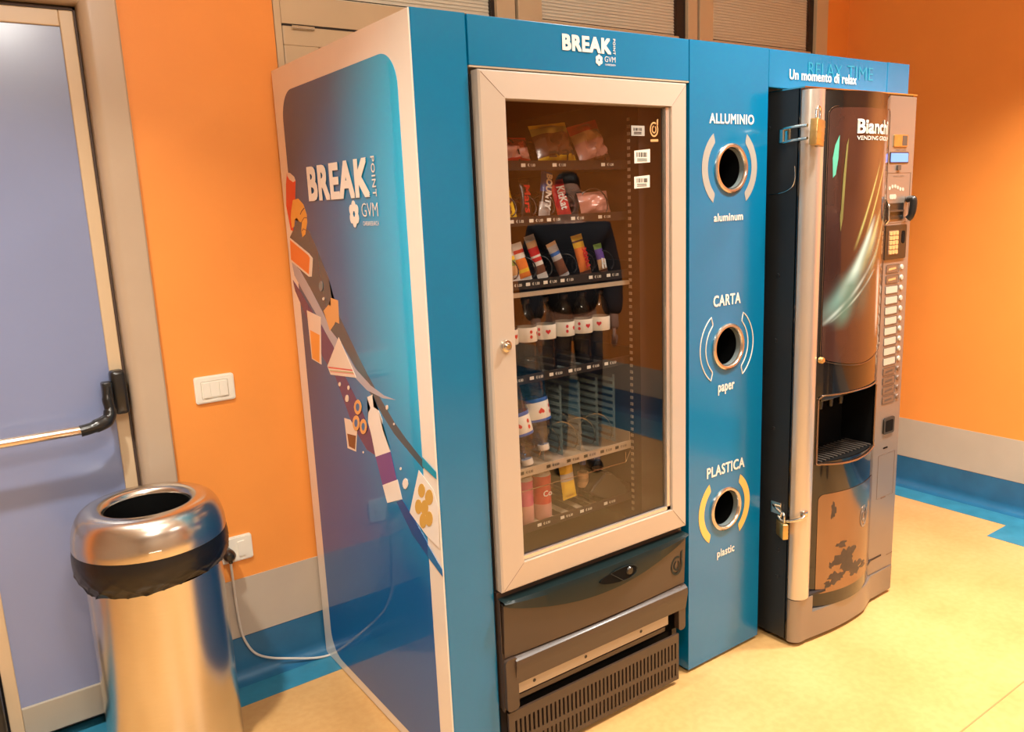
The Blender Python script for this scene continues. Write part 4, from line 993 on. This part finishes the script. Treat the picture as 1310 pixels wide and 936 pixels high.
# foot panel: bowed like the door
DX0, DX1 = 1.388, 1.768
def bow(x):
    t = (x-(DX0+DX1)/2)/((DX1-DX0)/2)
    return CF-.004-.046*(1-t*t) if abs(t) < 1 else CF-.004
ft = [(1.301,-.998)]
for i in range(9):
    a = PI/2*i/8; ft.append((1.336-.035*math.cos(a), -1.003-.032*math.sin(a)))
for i in range(17):
    x = 1.36+(1.79-1.36)*i/16; ft.append((x, min(-1.012, -1.035-.018*math.sin(PI*max(0, (x-1.36))/.43))+.020*max(0, (x-1.70)/.09)))
ft += [(CX1-.006,-1.013), (CX1,-1.009), (CX1,-.998)]
bm = new(); plan_extrude(bm, ft, .016, .113); plan_extrude(bm, [(p[0], p[1]) for p in ft if p[0] <= 1.402]+[(1.402,-.998)], .113, .174); obj('foot_panel', bm, 'silver_paint', cm, True)
bm = new(); plan_extrude(bm, [(x, y+.004) for x, y in ft], .172, .180); obj('foot_seam', bm, 'dark_gap', cm)
# right control panel
bm = new(); box(bm, DX1+.004, CX1, CF, -.992, .114, 1.868, .003); cp = obj('control_panel', bm, 'silver_paint', cm)
bm = new(); box(bm, DX1-.004, DX1+.005, CF+.004, -.992, .10, 1.868); obj('panel_gap', bm, 'dark_gap', cm)
fc = front(CF)
def plate(nm, x0, x1, z0, z1, material, parent, d=.002, r=.003, d0=0.0, label=None):
    bm = new(); prism(bm, rrect(x0, x1, z0, z1, min(r, (x1-x0)/2.2, (z1-z0)/2.2), 3), fc, d0-.0005, d0+d); return obj(nm, bm, material, parent, label=label)
# bowed door: surface grid with a rectangular opening for the cup station
def grid_door(z_list, x_list, skip, off=0.0, th=.006):
    bm = new(); V_ = {}
    for i, x in enumerate(x_list):
        for j, z in enumerate(z_list): V_[i, j] = bm.verts.new((x, bow(x)-off, z))
    for i in range(len(x_list)-1):
        for j in range(len(z_list)-1):
            xc, zc_ = (x_list[i]+x_list[i+1])/2, (z_list[j]+z_list[j+1])/2
            if skip and skip[0] < xc < skip[1] and skip[2] < zc_ < skip[3]: continue
            bm.faces.new((V_[i,j], V_[i+1,j], V_[i+1,j+1], V_[i,j+1]))
    ex = bmesh.ops.extrude_face_region(bm, geom=list(bm.faces)); bmesh.ops.translate(bm, vec=(0, th, 0), verts=[v for v in ex['geom'] if isinstance(v, bmesh.types.BMVert)])
    return bm
xs = [DX0+(DX1-DX0)*i/24 for i in range(25)]
NX0, NX1, NZ0, NZ1 = xs[1]+.0, xs[22], .652, .884
zs = sorted({.114, .125, .20, .35, .50, NZ0, .70, .80, NZ1, 1.0, 1.3, 1.6, 1.845, 1.866})
dr = obj('curved_door', grid_door(zs, xs, (NX0, NX1, NZ0, NZ1)), 'gloss_black', cm, True)
bm = new()   # door core, closes the gap between the bowed skin and the carrier at top and foot
plan_extrude(bm, [(x, bow(x)+.006) for x in xs]+[(DX1,-.998),(DX0,-.998)], 1.850, 1.866); plan_extrude(bm, [(x, bow(x)+.006) for x in xs]+[(DX1,-.998),(DX0,-.998)], .114, .125)
obj('door_core', bm, 'gloss_black', cm, True)
# things printed or set on the bowed skin: outline (x,z) -> thin patch following the bow
def bowed_patch(pts, off, th=.0006, dx=.012):
    bm = new(); vs = [bm.verts.new((x, 0, z)) for x, z in pts]; bm.faces.new(vs)
    lo = min(p[0] for p in pts); hi = max(p[0] for p in pts); x = lo+dx
    while x < hi:
        bmesh.ops.bisect_plane(bm, geom=list(bm.verts)+list(bm.edges)+list(bm.faces), plane_co=(x,0,0), plane_no=(1,0,0)); x += dx
    for v in bm.verts: v.co.y = bow(v.co.x)-off
    ex = bmesh.ops.extrude_face_region(bm, geom=list(bm.faces)); bmesh.ops.translate(bm, vec=(0, -th, 0), verts=[v for v in ex['geom'] if isinstance(v, bmesh.types.BMVert)])
    return bm
def shield(x0, x1, zb, zt, r, sag):
    p = [q for q in rrect(x0, x1, zb, zt, r, 6)]
    out = []
    for x, z in p:
        if z < (zb+zt)/2: z = z-sag*math.sin(PI*(x-x0)/(x1-x0))
        out.append((x, z))
    k = 7*3
    base = [(x0+r+(x1-x0-2*r)*i/8, zb-sag*math.sin(PI*((x0+r+(x1-x0-2*r)*i/8)-x0)/(x1-x0))) for i in range(1, 8)]
    return out[:k]+base+out[k:]
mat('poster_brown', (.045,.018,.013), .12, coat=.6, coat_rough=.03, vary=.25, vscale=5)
def poster_print_reflections():
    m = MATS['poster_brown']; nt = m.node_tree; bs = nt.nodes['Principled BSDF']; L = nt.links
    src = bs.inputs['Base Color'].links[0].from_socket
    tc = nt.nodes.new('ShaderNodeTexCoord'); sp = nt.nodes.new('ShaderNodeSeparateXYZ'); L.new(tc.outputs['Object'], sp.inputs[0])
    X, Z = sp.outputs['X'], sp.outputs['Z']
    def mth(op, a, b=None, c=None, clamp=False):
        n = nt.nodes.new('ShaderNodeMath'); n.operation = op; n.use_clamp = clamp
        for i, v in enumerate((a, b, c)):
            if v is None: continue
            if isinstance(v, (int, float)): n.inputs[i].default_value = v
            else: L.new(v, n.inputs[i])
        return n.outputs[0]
    # printed swirls plus two painted-in reflections; each streak: x = x0 + k*(z-z0) + q*(z-z0)^2, width w0 at z0 growing by wk, drawn from z0 to z1, (colour), strength
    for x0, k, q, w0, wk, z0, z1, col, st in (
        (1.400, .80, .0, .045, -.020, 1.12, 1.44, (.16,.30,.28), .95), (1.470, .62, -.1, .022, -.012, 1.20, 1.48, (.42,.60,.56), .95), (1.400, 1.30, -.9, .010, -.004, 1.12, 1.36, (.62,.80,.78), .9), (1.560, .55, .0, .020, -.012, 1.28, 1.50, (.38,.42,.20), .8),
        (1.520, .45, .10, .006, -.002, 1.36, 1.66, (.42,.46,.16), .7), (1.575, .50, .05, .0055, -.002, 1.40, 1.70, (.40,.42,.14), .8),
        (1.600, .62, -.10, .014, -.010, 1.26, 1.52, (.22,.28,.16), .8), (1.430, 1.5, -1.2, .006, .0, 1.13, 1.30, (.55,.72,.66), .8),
        (1.470, .30, .0, .026, .02, 1.10, 1.30, (.07,.16,.13), .9), (1.700, .02, .0, .012, .004, 1.45, 1.80, (.26,.24,.24), .8),  # last one: grey reflection painted into the colour, not print
        (1.690, -.02, .0, .010, .004, 1.05, 1.33, (.60,.60,.56), .8), (1.560, .2, .0, .035, .0, 1.12, 1.40, (.035,.06,.05), .8)):  # first one: whitish reflection painted in the same way
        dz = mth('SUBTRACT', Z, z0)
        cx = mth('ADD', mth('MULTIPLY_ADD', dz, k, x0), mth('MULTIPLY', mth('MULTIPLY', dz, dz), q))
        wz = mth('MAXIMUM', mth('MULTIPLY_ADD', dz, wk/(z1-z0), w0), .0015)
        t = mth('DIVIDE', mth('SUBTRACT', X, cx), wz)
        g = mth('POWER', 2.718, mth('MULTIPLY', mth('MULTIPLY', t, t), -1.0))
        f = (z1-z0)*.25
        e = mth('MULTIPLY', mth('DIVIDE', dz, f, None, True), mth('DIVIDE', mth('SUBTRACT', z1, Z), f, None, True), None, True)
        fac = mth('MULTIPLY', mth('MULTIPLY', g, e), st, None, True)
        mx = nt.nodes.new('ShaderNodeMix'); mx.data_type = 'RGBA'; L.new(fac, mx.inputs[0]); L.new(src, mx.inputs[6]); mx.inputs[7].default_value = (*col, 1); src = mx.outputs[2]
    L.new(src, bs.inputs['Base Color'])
poster_print_reflections()
mat('poster_olive', (.16,.15,.05), .15, coat=.6, coat_rough=.03, vary=.2, vscale=12)
mat('poster_mint', (.10,.42,.30), .15, coat=.6, coat_rough=.03)
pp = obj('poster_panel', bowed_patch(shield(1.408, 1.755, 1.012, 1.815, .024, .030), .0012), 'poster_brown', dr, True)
bm = new()
rim = shield(1.404, 1.759, 1.007, 1.819, .027, .031)
tube(bm, [(x, bow(x)-.0022, z) for x, z in rim], .0011, 6, closed=True); obj('poster_rim', bm, 'bronze_mirror', dr, True)
def streak(nm, pts, material, off): obj(nm, bowed_patch(pts, off), material, pp, True)
streak('printed_leaf', [(1.425,1.60),(1.422,1.66),(1.429,1.70),(1.443,1.73),(1.441,1.66),(1.434,1.61)], 'poster_mint', .0028)
streak('printed_leaf', [(1.458,1.50),(1.462,1.60),(1.470,1.70),(1.477,1.72),(1.471,1.60),(1.466,1.47),(1.459,1.43),(1.455,1.48)], 'poster_olive', .0028)
for s_, a0, a1, b0_, b1_, bo in (('Bianchi', 1.510, 1.715, 1.7350, 1.7800, .03), ('VENDING GROUP', 1.510, 1.722, 1.7150, 1.7280, .012)):
    tm = text_mesh(s_, front(0), a0, a1, b0_, b1_, 0, weight=bo)
    for v in tm.verts: v.co.y = bow(v.co.x)-.0040
    obj('lettering_'+s_.split()[0].lower(), tm, 'print_white', pp)
# cup station
bm = new()
niche = [((NX0,NZ0),(NX1,NZ0)),]
def face(*p): bm.faces.new([bm.verts.new(q) for q in p])
yb = -.90
yf0, yf1 = bow(NX0)+.004, bow(NX1)+.004
face((NX0,yf0,NZ0),(NX0,yb,NZ0),(NX0,yb,NZ1),(NX0,yf0,NZ1)); face((NX1,yf1,NZ0),(NX1,yb,NZ0),(NX1,yb,NZ1),(NX1,yf1,NZ1)); face((NX0,yb,NZ0),(NX1,yb,NZ0),(NX1,yb,NZ1),(NX0,yb,NZ1))
nxs = [x for x in xs if NX0-1e-6 <= x <= NX1+1e-6]
for z in (NZ0, NZ1): bm.faces.new([bm.verts.new((x, bow(x)+.004, z)) for x in nxs]+[bm.verts.new((NX1,yb,z)), bm.verts.new((NX0,yb,z))])
# clear the cabinet and carrier behind the niche with a dark lined box standing in front of them
cs = obj('cup_station', bm, 'liner_black', cm)
bm = new()
for x in (1.50, 1.56, 1.62): lathe(bm, [(.0001,.815),(.008,.815),(.010,.83),(.010,.883),(.0001,.883)], (x, -.965, 0), n=14)
box(bm, 1.475, 1.645, -.985, -.93, .845, .883, .006)
obj('nozzle_block', bm, 'black_plastic', cs, True)
bm = new(); k = 14
for i in range(k):
    x = NX0+.02+(NX1-NX0-.04)*i/(k-1); box(bm, x-.003, x+.003, -1.03, -.93, .6535, .657)
obj('drip_grate', bm, 'key_grey', cs)
bm = new()
path = [(NX0, bow(NX0)-.002, NZ1-.01), (NX0, bow(NX0)-.002, NZ0+.02)]+[(x, bow(x)-.004, NZ0-.004-.012*math.sin(PI*(x-NX0)/(NX1-NX0))) for x in nxs]+[(NX1, bow(NX1)-.002, NZ0+.02), (NX1, bow(NX1)-.002, NZ1-.01)]
tube(bm, smooth_path(path, 3), .0035, 8); obj('station_rim', bm, 'bronze_mirror', cs, True)
bm = new()
tube(bm, smooth_path([(NX0, bow(NX0)-.003, NZ1-.008)]+[(x, bow(x)-.004, NZ1+.003) for x in nxs[1:]], 3), .0028, 8); obj('station_rim', bm, 'bronze_mirror', cs, True)
# service flap: bronze mirror sheet, worn at the foot
ff = obj('bronze_flap', bowed_patch(rrect(1.415, 1.756, .165, .535, .022, 6), .0012), 'bronze_mirror', dr, True)
def blot(cx, cz, rx, rz, seed, n=40):
    rnd = random.Random(seed); ph = [rnd.uniform(0, 6.3) for _ in range(5)]
    out = []
    for i in range(n):
        a = 2*PI*i/n; k = 1+.22*math.sin(3*a+ph[0])+.16*math.sin(5*a+ph[1])+.13*math.sin(9*a+ph[2])+.09*math.sin(14*a+ph[3])
        out.append((cx+rx*k*math.cos(a), cz+rz*k*math.sin(a)))
    return out
for i, (cx, cz, rx, rz) in enumerate(((1.545,.275,.050,.042),(1.500,.215,.035,.020),(1.600,.225,.045,.025),(1.475,.265,.010,.010),(1.465,.195,.016,.012),(1.665,.215,.022,.012),(1.52,.335,.022,.012),(1.476,.47,.010,.028))):
    obj('peeled_patch', bowed_patch(blot(cx, cz, rx, rz, i), .0020, .0003, .01), 'peeled', ff, True)
bm = new()
for rad, w, a0, a1 in ((.030,.007,70,400),(.014,.006,110,430)):
    o_, i_ = [], []
    for j in range(25):
        a = math.radians(a0+(a1-a0)*j/24); o_.append((1.655+(rad+w/2)*math.cos(a)*.9, .405+1.25*(rad+w/2)*math.sin(a))); i_.append((1.655+(rad-w/2)*math.cos(a)*.9, .405+1.25*(rad-w/2)*math.sin(a)))
    join(bm, bowed_patch(o_+i_[::-1], .0022, .0012))
obj('swirl_emblem', bm, 'silver_paint', ff, True)
# control panel fittings
plate('coin_plate', 1.805, 1.890, 1.700, 1.740, 'brass', cp, .004, label='gold and silver coin plate')
bm = new(); prism(bm, rrect(1.855,1.886,1.703,1.737,.002,3), fc, .0036, .0044)
obj('engraved_marks', bm, 'key_grey', cp)
plate('display_surround', 1.786, 1.903, 1.644, 1.682, 'black_plastic', cp, .0022)
plate('display', 1.790, 1.899, 1.648, 1.678, 'lcd_blue', cp, .003)
plate('selector_knob', 1.832, 1.852, 1.620, 1.638, 'key_grey', cp, .006)
for a0, a1, b0_, b1_, s_ in ((1.820,1.885,1.6865,1.6925,'insert coins'), (1.815,1.880,1.598,1.604,'insert coins')): obj('small_lettering', text_mesh(s_, fc, a0, a1, b0_, b1_, .001), 'key_grey', cp)
bm = new(); pts = rrect(1.772, 1.925, 1.440, 1.612, .004, 3); tube(bm, [fc(a, b, .0005) for a, b in pts], .0008, 4, closed=True); obj('coin_module_outline', bm, 'label_dark', cp)
bm = new()
rnd = random.Random(3)
for i in range(6): prism(bm, circ(1.795+.017*i, 1.560+.006*math.sin(i), .0065, n=12), fc, .0003, .0010)
for i in range(3): prism(bm, circ(1.805+.012*i, 1.530, .009, n=12), fc, .0003, .0010+.0002*i)
obj('coin_pictures', bm, 'label_pale', cp)
plate('coin_tray', 1.778, 1.885, 1.452, 1.508, 'black_plastic', cp, .004)
plate('tray_lip', 1.788, 1.880, 1.478, 1.484, 'flap_brown', cp, .010)
bm = new(); tube(bm, smooth_path([(1.905, CF-.003, 1.518), (1.908, CF-.022, 1.520), (1.909, CF-.026, 1.500), (1.906, CF-.022, 1.465), (1.902, CF-.012, 1.450)], 5), [.011]*5+[.013]*10+[.012]*6, 12); obj('return_lever', bm, 'black_plastic', cp, True)
bm = new(); tube(bm, [(1.776, CF-.002, 1.52), (1.774, CF-.012, 1.50), (1.776, CF-.012, 1.45), (1.778, CF-.002, 1.44)], .005, 8); obj('side_catch', bm, 'chrome', cp, True)
plate('keypad_bezel', 1.776, 1.912, 1.312, 1.432, 'black_plastic', cp, .005, .006)
kb = plate('keypad_plate', 1.794, 1.858, 1.328, 1.414, 'label_dark', cp, .0062, .004)
for i in range(3):
    for j in range(5): plate('key', 1.7985+.0195*i, 1.7985+.0195*i+.0165, 1.3315+.0165*j, 1.3315+.0165*j+.0135, 'gold_key', kb, .0085, .003)
plate('keypad_slot', 1.880, 1.900, 1.365, 1.410, 'liner_black', cp, .0065, .008)
# product buttons: ten pale (top two darker), four brown
for i in range(14):
    z = 1.2800-.0375*i if i < 10 else .905-.036*(i-10)
    x0 = 1.800+.0012*i; mt = 'label_dark' if i < 2 or i >= 10 else 'label_pale'
    lb = plate('product_label', x0, x0+.074, z-.014, z+.010, mt, cp, .0018)
    bm = new(); tube(bm, [fc(a, b, .0012) for a, b in rrect(x0-.003, x0+.080, z-.017, z+.013, .004, 3)], .0007, 4, closed=True); obj('label_frame', bm, 'key_grey', lb)
    bm = new(); lathe(bm, [(.0001,CF-.005),(.008,CF-.0045),(.0095,CF-.002),(.0095,CF)], (x0+.098, 0, z), 'Y', 16); obj('product_button', bm, 'label_pale' if i < 10 else 'label_dark', cp, True)
    if mt == 'label_dark': 
        bm = new(); prism(bm, [(x0+.012,z-.007),(x0+.060,z-.004),(x0+.058,z+.003),(x0+.014,z)], fc, .0018, .0022); obj('label_print', bm, 'gold_key' if i < 2 else 'key_grey', lb)
plate('coin_return', 1.828, 1.898, .664, .726, 'black_plastic', cp, .006, .008)
plate('return_recess', 1.838, 1.888, .672, .716, 'liner_black', cp, .0068, .006)
plate('panel_slot', 1.838, 1.868, .606, .612, 'liner_black', cp, .001)
bm = new(); tube(bm, [fc(a, b, .0004) for a, b in [(1.810,.415),(1.810,.585),(1.920,.585),(1.920,.415)]], .0007, 4, closed=True); box(bm, 1.84, 1.87, CF-.001, CF, .41, .416); box(bm, 1.90, 1.94, CF-.001, CF, .165, .168); obj('access_panel_outline', bm, 'label_dark', cp)

# ------------------------------------------------------------------ padlocks and their hasps
def hasp(z, big):
    bm = new()
    box(bm, CX0-.004, CX0, -.966, -.922, z-.022, z+.022, .002)
    h_ = obj('hasp_plate', bm, 'chrome', body, label='steel hasp plate')
    bm = new()
    if big:
        tube(bm, smooth_path([(CX0-.006, -.945, z+.018), (CX0-.018, -.950, z+.020), (CX0-.026, -.990, z+.022), (CX0-.026, -1.042, z+.022)], 5), .0048, 10)
        tube(bm, smooth_path([(CX0-.006, -.945, z-.020), (CX0-.018, -.950, z-.022), (CX0-.026, -.990, z-.018), (CX0-.026, -1.042, z-.016)], 5), .0048, 10)
        tube(bm, [(CX0-.018, -.950, z+.020), (CX0-.018, -.950, z-.022)], .0048, 10)
    else:
        tube(bm, smooth_path([(CX0-.004, -.935, z+.008), (CX0-.014, -.955, z+.004), (CX0-.016, -.99, z-.012)], 5), .0045, 10)
        tube(bm, smooth_path([(CX0+.022, -1.030, z-.002), (CX0+.006, -1.050, z-.006), (CX0-.016, -1.02, z-.022), (CX0-.020, -.985, z-.030), (CX0-.016, -.965, z-.020)], 5), .0050, 10)
        box(bm, CX0+.012, CX0+.036, -1.046, -1.030, z-.014, z+.010, .004)
    obj('hasp_staple', bm, 'chrome', h_, True)
hasp(1.735, True); hasp(.497, False)
def padlock(label, c, w, h, d, yaw, shackle_up=.028, sw=.011, tilt=0):
    t_ = thing('padlock', label, 'padlock', (0,0,0), None)
    bm = new(); box(bm, -w/2, w/2, -d/2, d/2, -h, 0, .003, 3)
    for z in (-h*.25, -h*.5, -h*.75): box(bm, -w/2-.0004, w/2+.0004, -d/2-.0004, d/2+.0004, z-.0006, z+.0006)
    obj('lock_body', bm, 'brass', t_, True)
    bm = new(); pts = [(-sw, 0, -.004), (-sw, 0, shackle_up-.010)]+[(-sw*math.cos(PI*i/8), 0, shackle_up-.010+sw*math.sin(PI*i/8)) for i in range(9)]+[(sw, 0, shackle_up-.010), (sw, 0, -.004)]
    tube(bm, pts, .0034, 10); obj('shackle', bm, 'chrome', t_, True)
    bm = new(); lathe(bm, [(.0001,-h-.0006),(.005,-h-.0006),(.005,-h+.001)], (0,0,0), 'Z', 12); obj('keyhole', bm, 'tag_black', t_)
    t_.location = c; t_.rotation_euler = (0, tilt, yaw)
    return t_
padlock('larger brass padlock high on the black side of the coffee machine', (CX0-.006, -1.064, 1.772), .062, .078, .024, .25, .032, .016, .10)
padlock('smaller brass padlock hanging from the lower hasp of the coffee machine', (CX0-.020, -.985, .462), .056, .054, .020, 1.05, .032, .014)
# wire seal hanging on the black side
bm = new(); tube(bm, smooth_path([(CX0-.004, -.985, 1.64), (CX0-.006, -.988, 1.60), (CX0-.005, -.975, 1.575), (CX0-.004, -.94, 1.560), (CX0-.004, -.89, 1.556)], 6), .0014, 6); obj('wire_loop', bm, 'chrome', body, True)

# ================================================================== CAMERA
cam = bpy.data.cameras.new('camera'); co = bpy.data.objects.new('camera', cam); COL.objects.link(co)
cam.sensor_fit = 'HORIZONTAL'; cam.sensor_width = 36; cam.lens = 1028.4536/1310*36; cam.clip_start = .02
yaw, pitch, roll = -.6077, -.1979, -.0423
cyw, syw, cp_, sp_ = math.cos(yaw), math.sin(yaw), math.cos(pitch), math.sin(pitch)
fwd = Vector((-syw*cp_, cyw*cp_, sp_)); right = Vector((cyw, syw, 0)); up = right.cross(fwd)
r2 = right*math.cos(roll)+up*math.sin(roll); u2 = up*math.cos(roll)-right*math.sin(roll)
mw = Matrix(((r2.x,u2.x,-fwd.x,-.9286),(r2.y,u2.y,-fwd.y,-2.5853),(r2.z,u2.z,-fwd.z,1.5587),(0,0,0,1)))
co.matrix_world = mw; scn.camera = co

# ================================================================== PERSON standing to the right of the camera (mirrored in the machine glass)
def skinned(name, joints, links, material, parent, sub=2, root=0):
    me = bpy.data.meshes.new(name); me.from_pydata([j[0] for j in joints], links, []); o = bpy.data.objects.new(name, me); COL.objects.link(o)
    md = o.modifiers.new('skin', 'SKIN'); md.use_smooth_shade = True
    for i, j in enumerate(joints):
        sv = me.skin_vertices[0].data[i]; sv.radius = j[1] if isinstance(j[1], tuple) else (j[1], j[1]); sv.use_root = (i == root)
    sd = o.modifiers.new('sub', 'SUBSURF'); sd.levels = sub; sd.render_levels = sub
    bpy.context.view_layer.update()
    dg = bpy.context.evaluated_depsgraph_get(); m2 = bpy.data.meshes.new_from_object(o.evaluated_get(dg))
    bpy.data.objects.remove(o); bpy.data.meshes.remove(me)
    m2.name = name; m2.materials.clear(); m2.materials.append(M[material])
    for p in m2.polygons: p.use_smooth = True
    n = bpy.data.objects.new(name, m2); COL.objects.link(n); n.parent = parent
    return n
mat('skin', (.52,.28,.19), .5); mat('dark_cloth', (.012,.014,.022), .8, bump=.2, bscale=120); mat('navy_cloth', (.014,.022,.045), .85, bump=.2, bscale=120)
mat('dark_hair', (.02,.012,.008), .5, bump=.4, bscale=200); mat('shoe_black', (.012,.011,.011), .4)
pr_ = thing('person', 'person in dark jacket and navy trousers standing with hands lowered, mirrored in the glass', 'person', (0,0,0))
J = [((0,0,.93),(.13,.095)), ((0,0,1.10),(.12,.085)), ((0,.005,1.28),(.145,.095)), ((0,.01,1.40),(.10,.07)), ((0,0,1.46),.052), ((0,-.01,1.53),(.058,.066)), ((0,-.012,1.60),(.074,.088)), ((0,-.005,1.67),(.060,.075)),
     ((-.18,.01,1.38),.055), ((-.235,.02,1.12),.042), ((-.225,-.08,.89),.030), ((-.222,-.10,.83),.034),
     ((.18,.01,1.38),.055), ((.235,.02,1.12),.042), ((.225,-.08,.89),.030), ((.222,-.10,.83),.034),
     ((-.09,0,.88),.085), ((-.10,-.005,.50),.058), ((-.105,.02,.10),.040), ((-.11,-.08,.035),.034),
     ((.09,0,.88),.085), ((.10,-.005,.50),.058), ((.105,.02,.10),.040), ((.11,-.08,.035),.034)]
E_ = [(0,1),(1,2),(2,3),(3,4),(4,5),(5,6),(6,7),(3,8),(8,9),(9,10),(10,11),(3,12),(12,13),(13,14),(14,15),(0,16),(16,17),(17,18),(18,19),(0,20),(20,21),(21,22),(22,23)]
body_ = skinned('body', J, E_, 'skin', pr_)
for sx in (-1, 1):
    for k, (dx, dy, L_) in enumerate(((-.020,-.006,.070),(-.008,-.010,.080),(.006,-.010,.076),(.018,-.006,.062))):
        b_ = (sx*(.222)+dx*.2, -.105+dx, .815)
        skinned('finger', [(b_, .0095), ((b_[0], b_[1]-.006, b_[2]-L_*.5), .0085), ((b_[0]-sx*.010, b_[1]-.004, b_[2]-L_), .007)], [(0,1),(1,2)], 'skin', body_, 1)
    skinned('thumb', [((sx*.215, -.125, .850), .011), ((sx*.205, -.150, .815), .0095), ((sx*.205, -.155, .790), .008)], [(0,1),(1,2)], 'skin', body_, 1)
JK = [((0,0,.90),(.185,.14)), ((0,0,1.10),(.178,.135)), ((0,.005,1.28),(.20,.15)), ((0,.01,1.40),(.16,.12)), ((0,.005,1.445),.070),
      ((-.18,.01,1.385),.090), ((-.237,.02,1.12),.078), ((-.226,-.075,.905),.060), ((.18,.01,1.385),.090), ((.237,.02,1.12),.078), ((.226,-.075,.905),.060)]
skinned('jacket', JK, [(0,1),(1,2),(2,3),(3,4),(3,5),(5,6),(6,7),(3,8),(8,9),(9,10)], 'dark_cloth', pr_)
TR = [((0,0,.93),(.140,.108)), ((-.092,0,.84),.102), ((-.10,-.004,.50),.076), ((-.106,.015,.08),.060), ((.092,0,.84),.102), ((.10,-.004,.50),.076), ((.106,.015,.08),.060)]
skinned('trousers', TR, [(0,1),(1,2),(2,3),(0,4),(4,5),(5,6)], 'navy_cloth', pr_)
for sx in (-1, 1): skinned('shoe', [((sx*.106,.045,.042),.042), ((sx*.108,-.03,.040),.044), ((sx*.112,-.12,.030),.036)], [(0,1),(1,2)], 'shoe_black', pr_)
hair = skinned('hair', [((0,.030,1.50),(.070,.040)), ((0,.028,1.60),(.088,.078)), ((0,.012,1.685),(.074,.086)), ((0,-.050,1.695),(.058,.030))], [(0,1),(1,2),(2,3)], 'dark_hair', pr_)
bm = new(); bmesh.ops.create_uvsphere(bm, u_segments=12, v_segments=8, radius=1.0); bmesh.ops.scale(bm, vec=(.011,.016,.018), verts=bm.verts); bmesh.ops.translate(bm, vec=(0,-.098,1.575), verts=bm.verts); obj('nose', bm, 'skin', body_, True)
for sx in (-1, 1):
    bm = new(); bmesh.ops.create_uvsphere(bm, u_segments=12, v_segments=8, radius=.010); bmesh.ops.translate(bm, vec=(sx*.030,-.083,1.600), verts=bm.verts); obj('eye', bm, 'shoe_black', body_, True)
    bm = new(); bmesh.ops.create_uvsphere(bm, u_segments=12, v_segments=8, radius=1.0); bmesh.ops.scale(bm, vec=(.010,.018,.030), verts=bm.verts); bmesh.ops.translate(bm, vec=(sx*.076,0,1.585), verts=bm.verts); obj('ear', bm, 'skin', body_, True)
bm = new(); bmesh.ops.create_uvsphere(bm, u_segments=12, v_segments=8, radius=1.0); bmesh.ops.scale(bm, vec=(.024,.008,.007), verts=bm.verts); bmesh.ops.translate(bm, vec=(0,-.080,1.538), verts=bm.verts); obj('mouth', bm, 'pack_pink', body_, True)
pr_.location = (1.98, -2.80, 0); pr_.rotation_euler = (0, 0, PI+.45)
# ================================================================== LIGHT: warm ceiling lamps and one added fill point
def lamp(x, y, power, size=.22, spread=140, col=(1,.95,.86)):
    l = bpy.data.lights.new('ceiling_or_fill_light', 'AREA'); l.shape = 'DISK'; l.size = size; l.energy = power; l.color = col; l.spread = math.radians(spread)
    o = bpy.data.objects.new('ceiling_or_fill_light', l); COL.objects.link(o); o.location = (x, y, CEIL-.012); return o
def fill_point(x, y, z, power, r=.09, col=(1,.95,.86)):
    l = bpy.data.lights.new('ceiling_or_fill_light', 'POINT'); l.shadow_soft_size = r; l.energy = power; l.color = col
    o = bpy.data.objects.new('ceiling_or_fill_light', l); COL.objects.link(o); o.location = (x, y, z); return o
fill_point(-.55, -2.2, 2.62, 62, .16)  # added fill, stands for no known fixture; lifts upper wall and window
lamp(-.95, -1.0, 25, size=.12, spread=100); lamp(1.22, -1.62, 42, spread=135); lamp(2.30, -1.7, 47, spread=105); lamp(-.9, -3.9, 50); lamp(1.6, -4.2, 40)
w = bpy.data.worlds.new('world'); scn.world = w; w.use_nodes = True
w.node_tree.nodes['Background'].inputs[0].default_value = (1,.8,.6,1); w.node_tree.nodes['Background'].inputs[1].default_value = .05
scn.view_settings.view_transform = 'Standard'; scn.view_settings.look = 'None'; scn.view_settings.gamma = 1.0
scn.view_settings.use_curve_mapping = False; scn.view_settings.exposure = 0.0
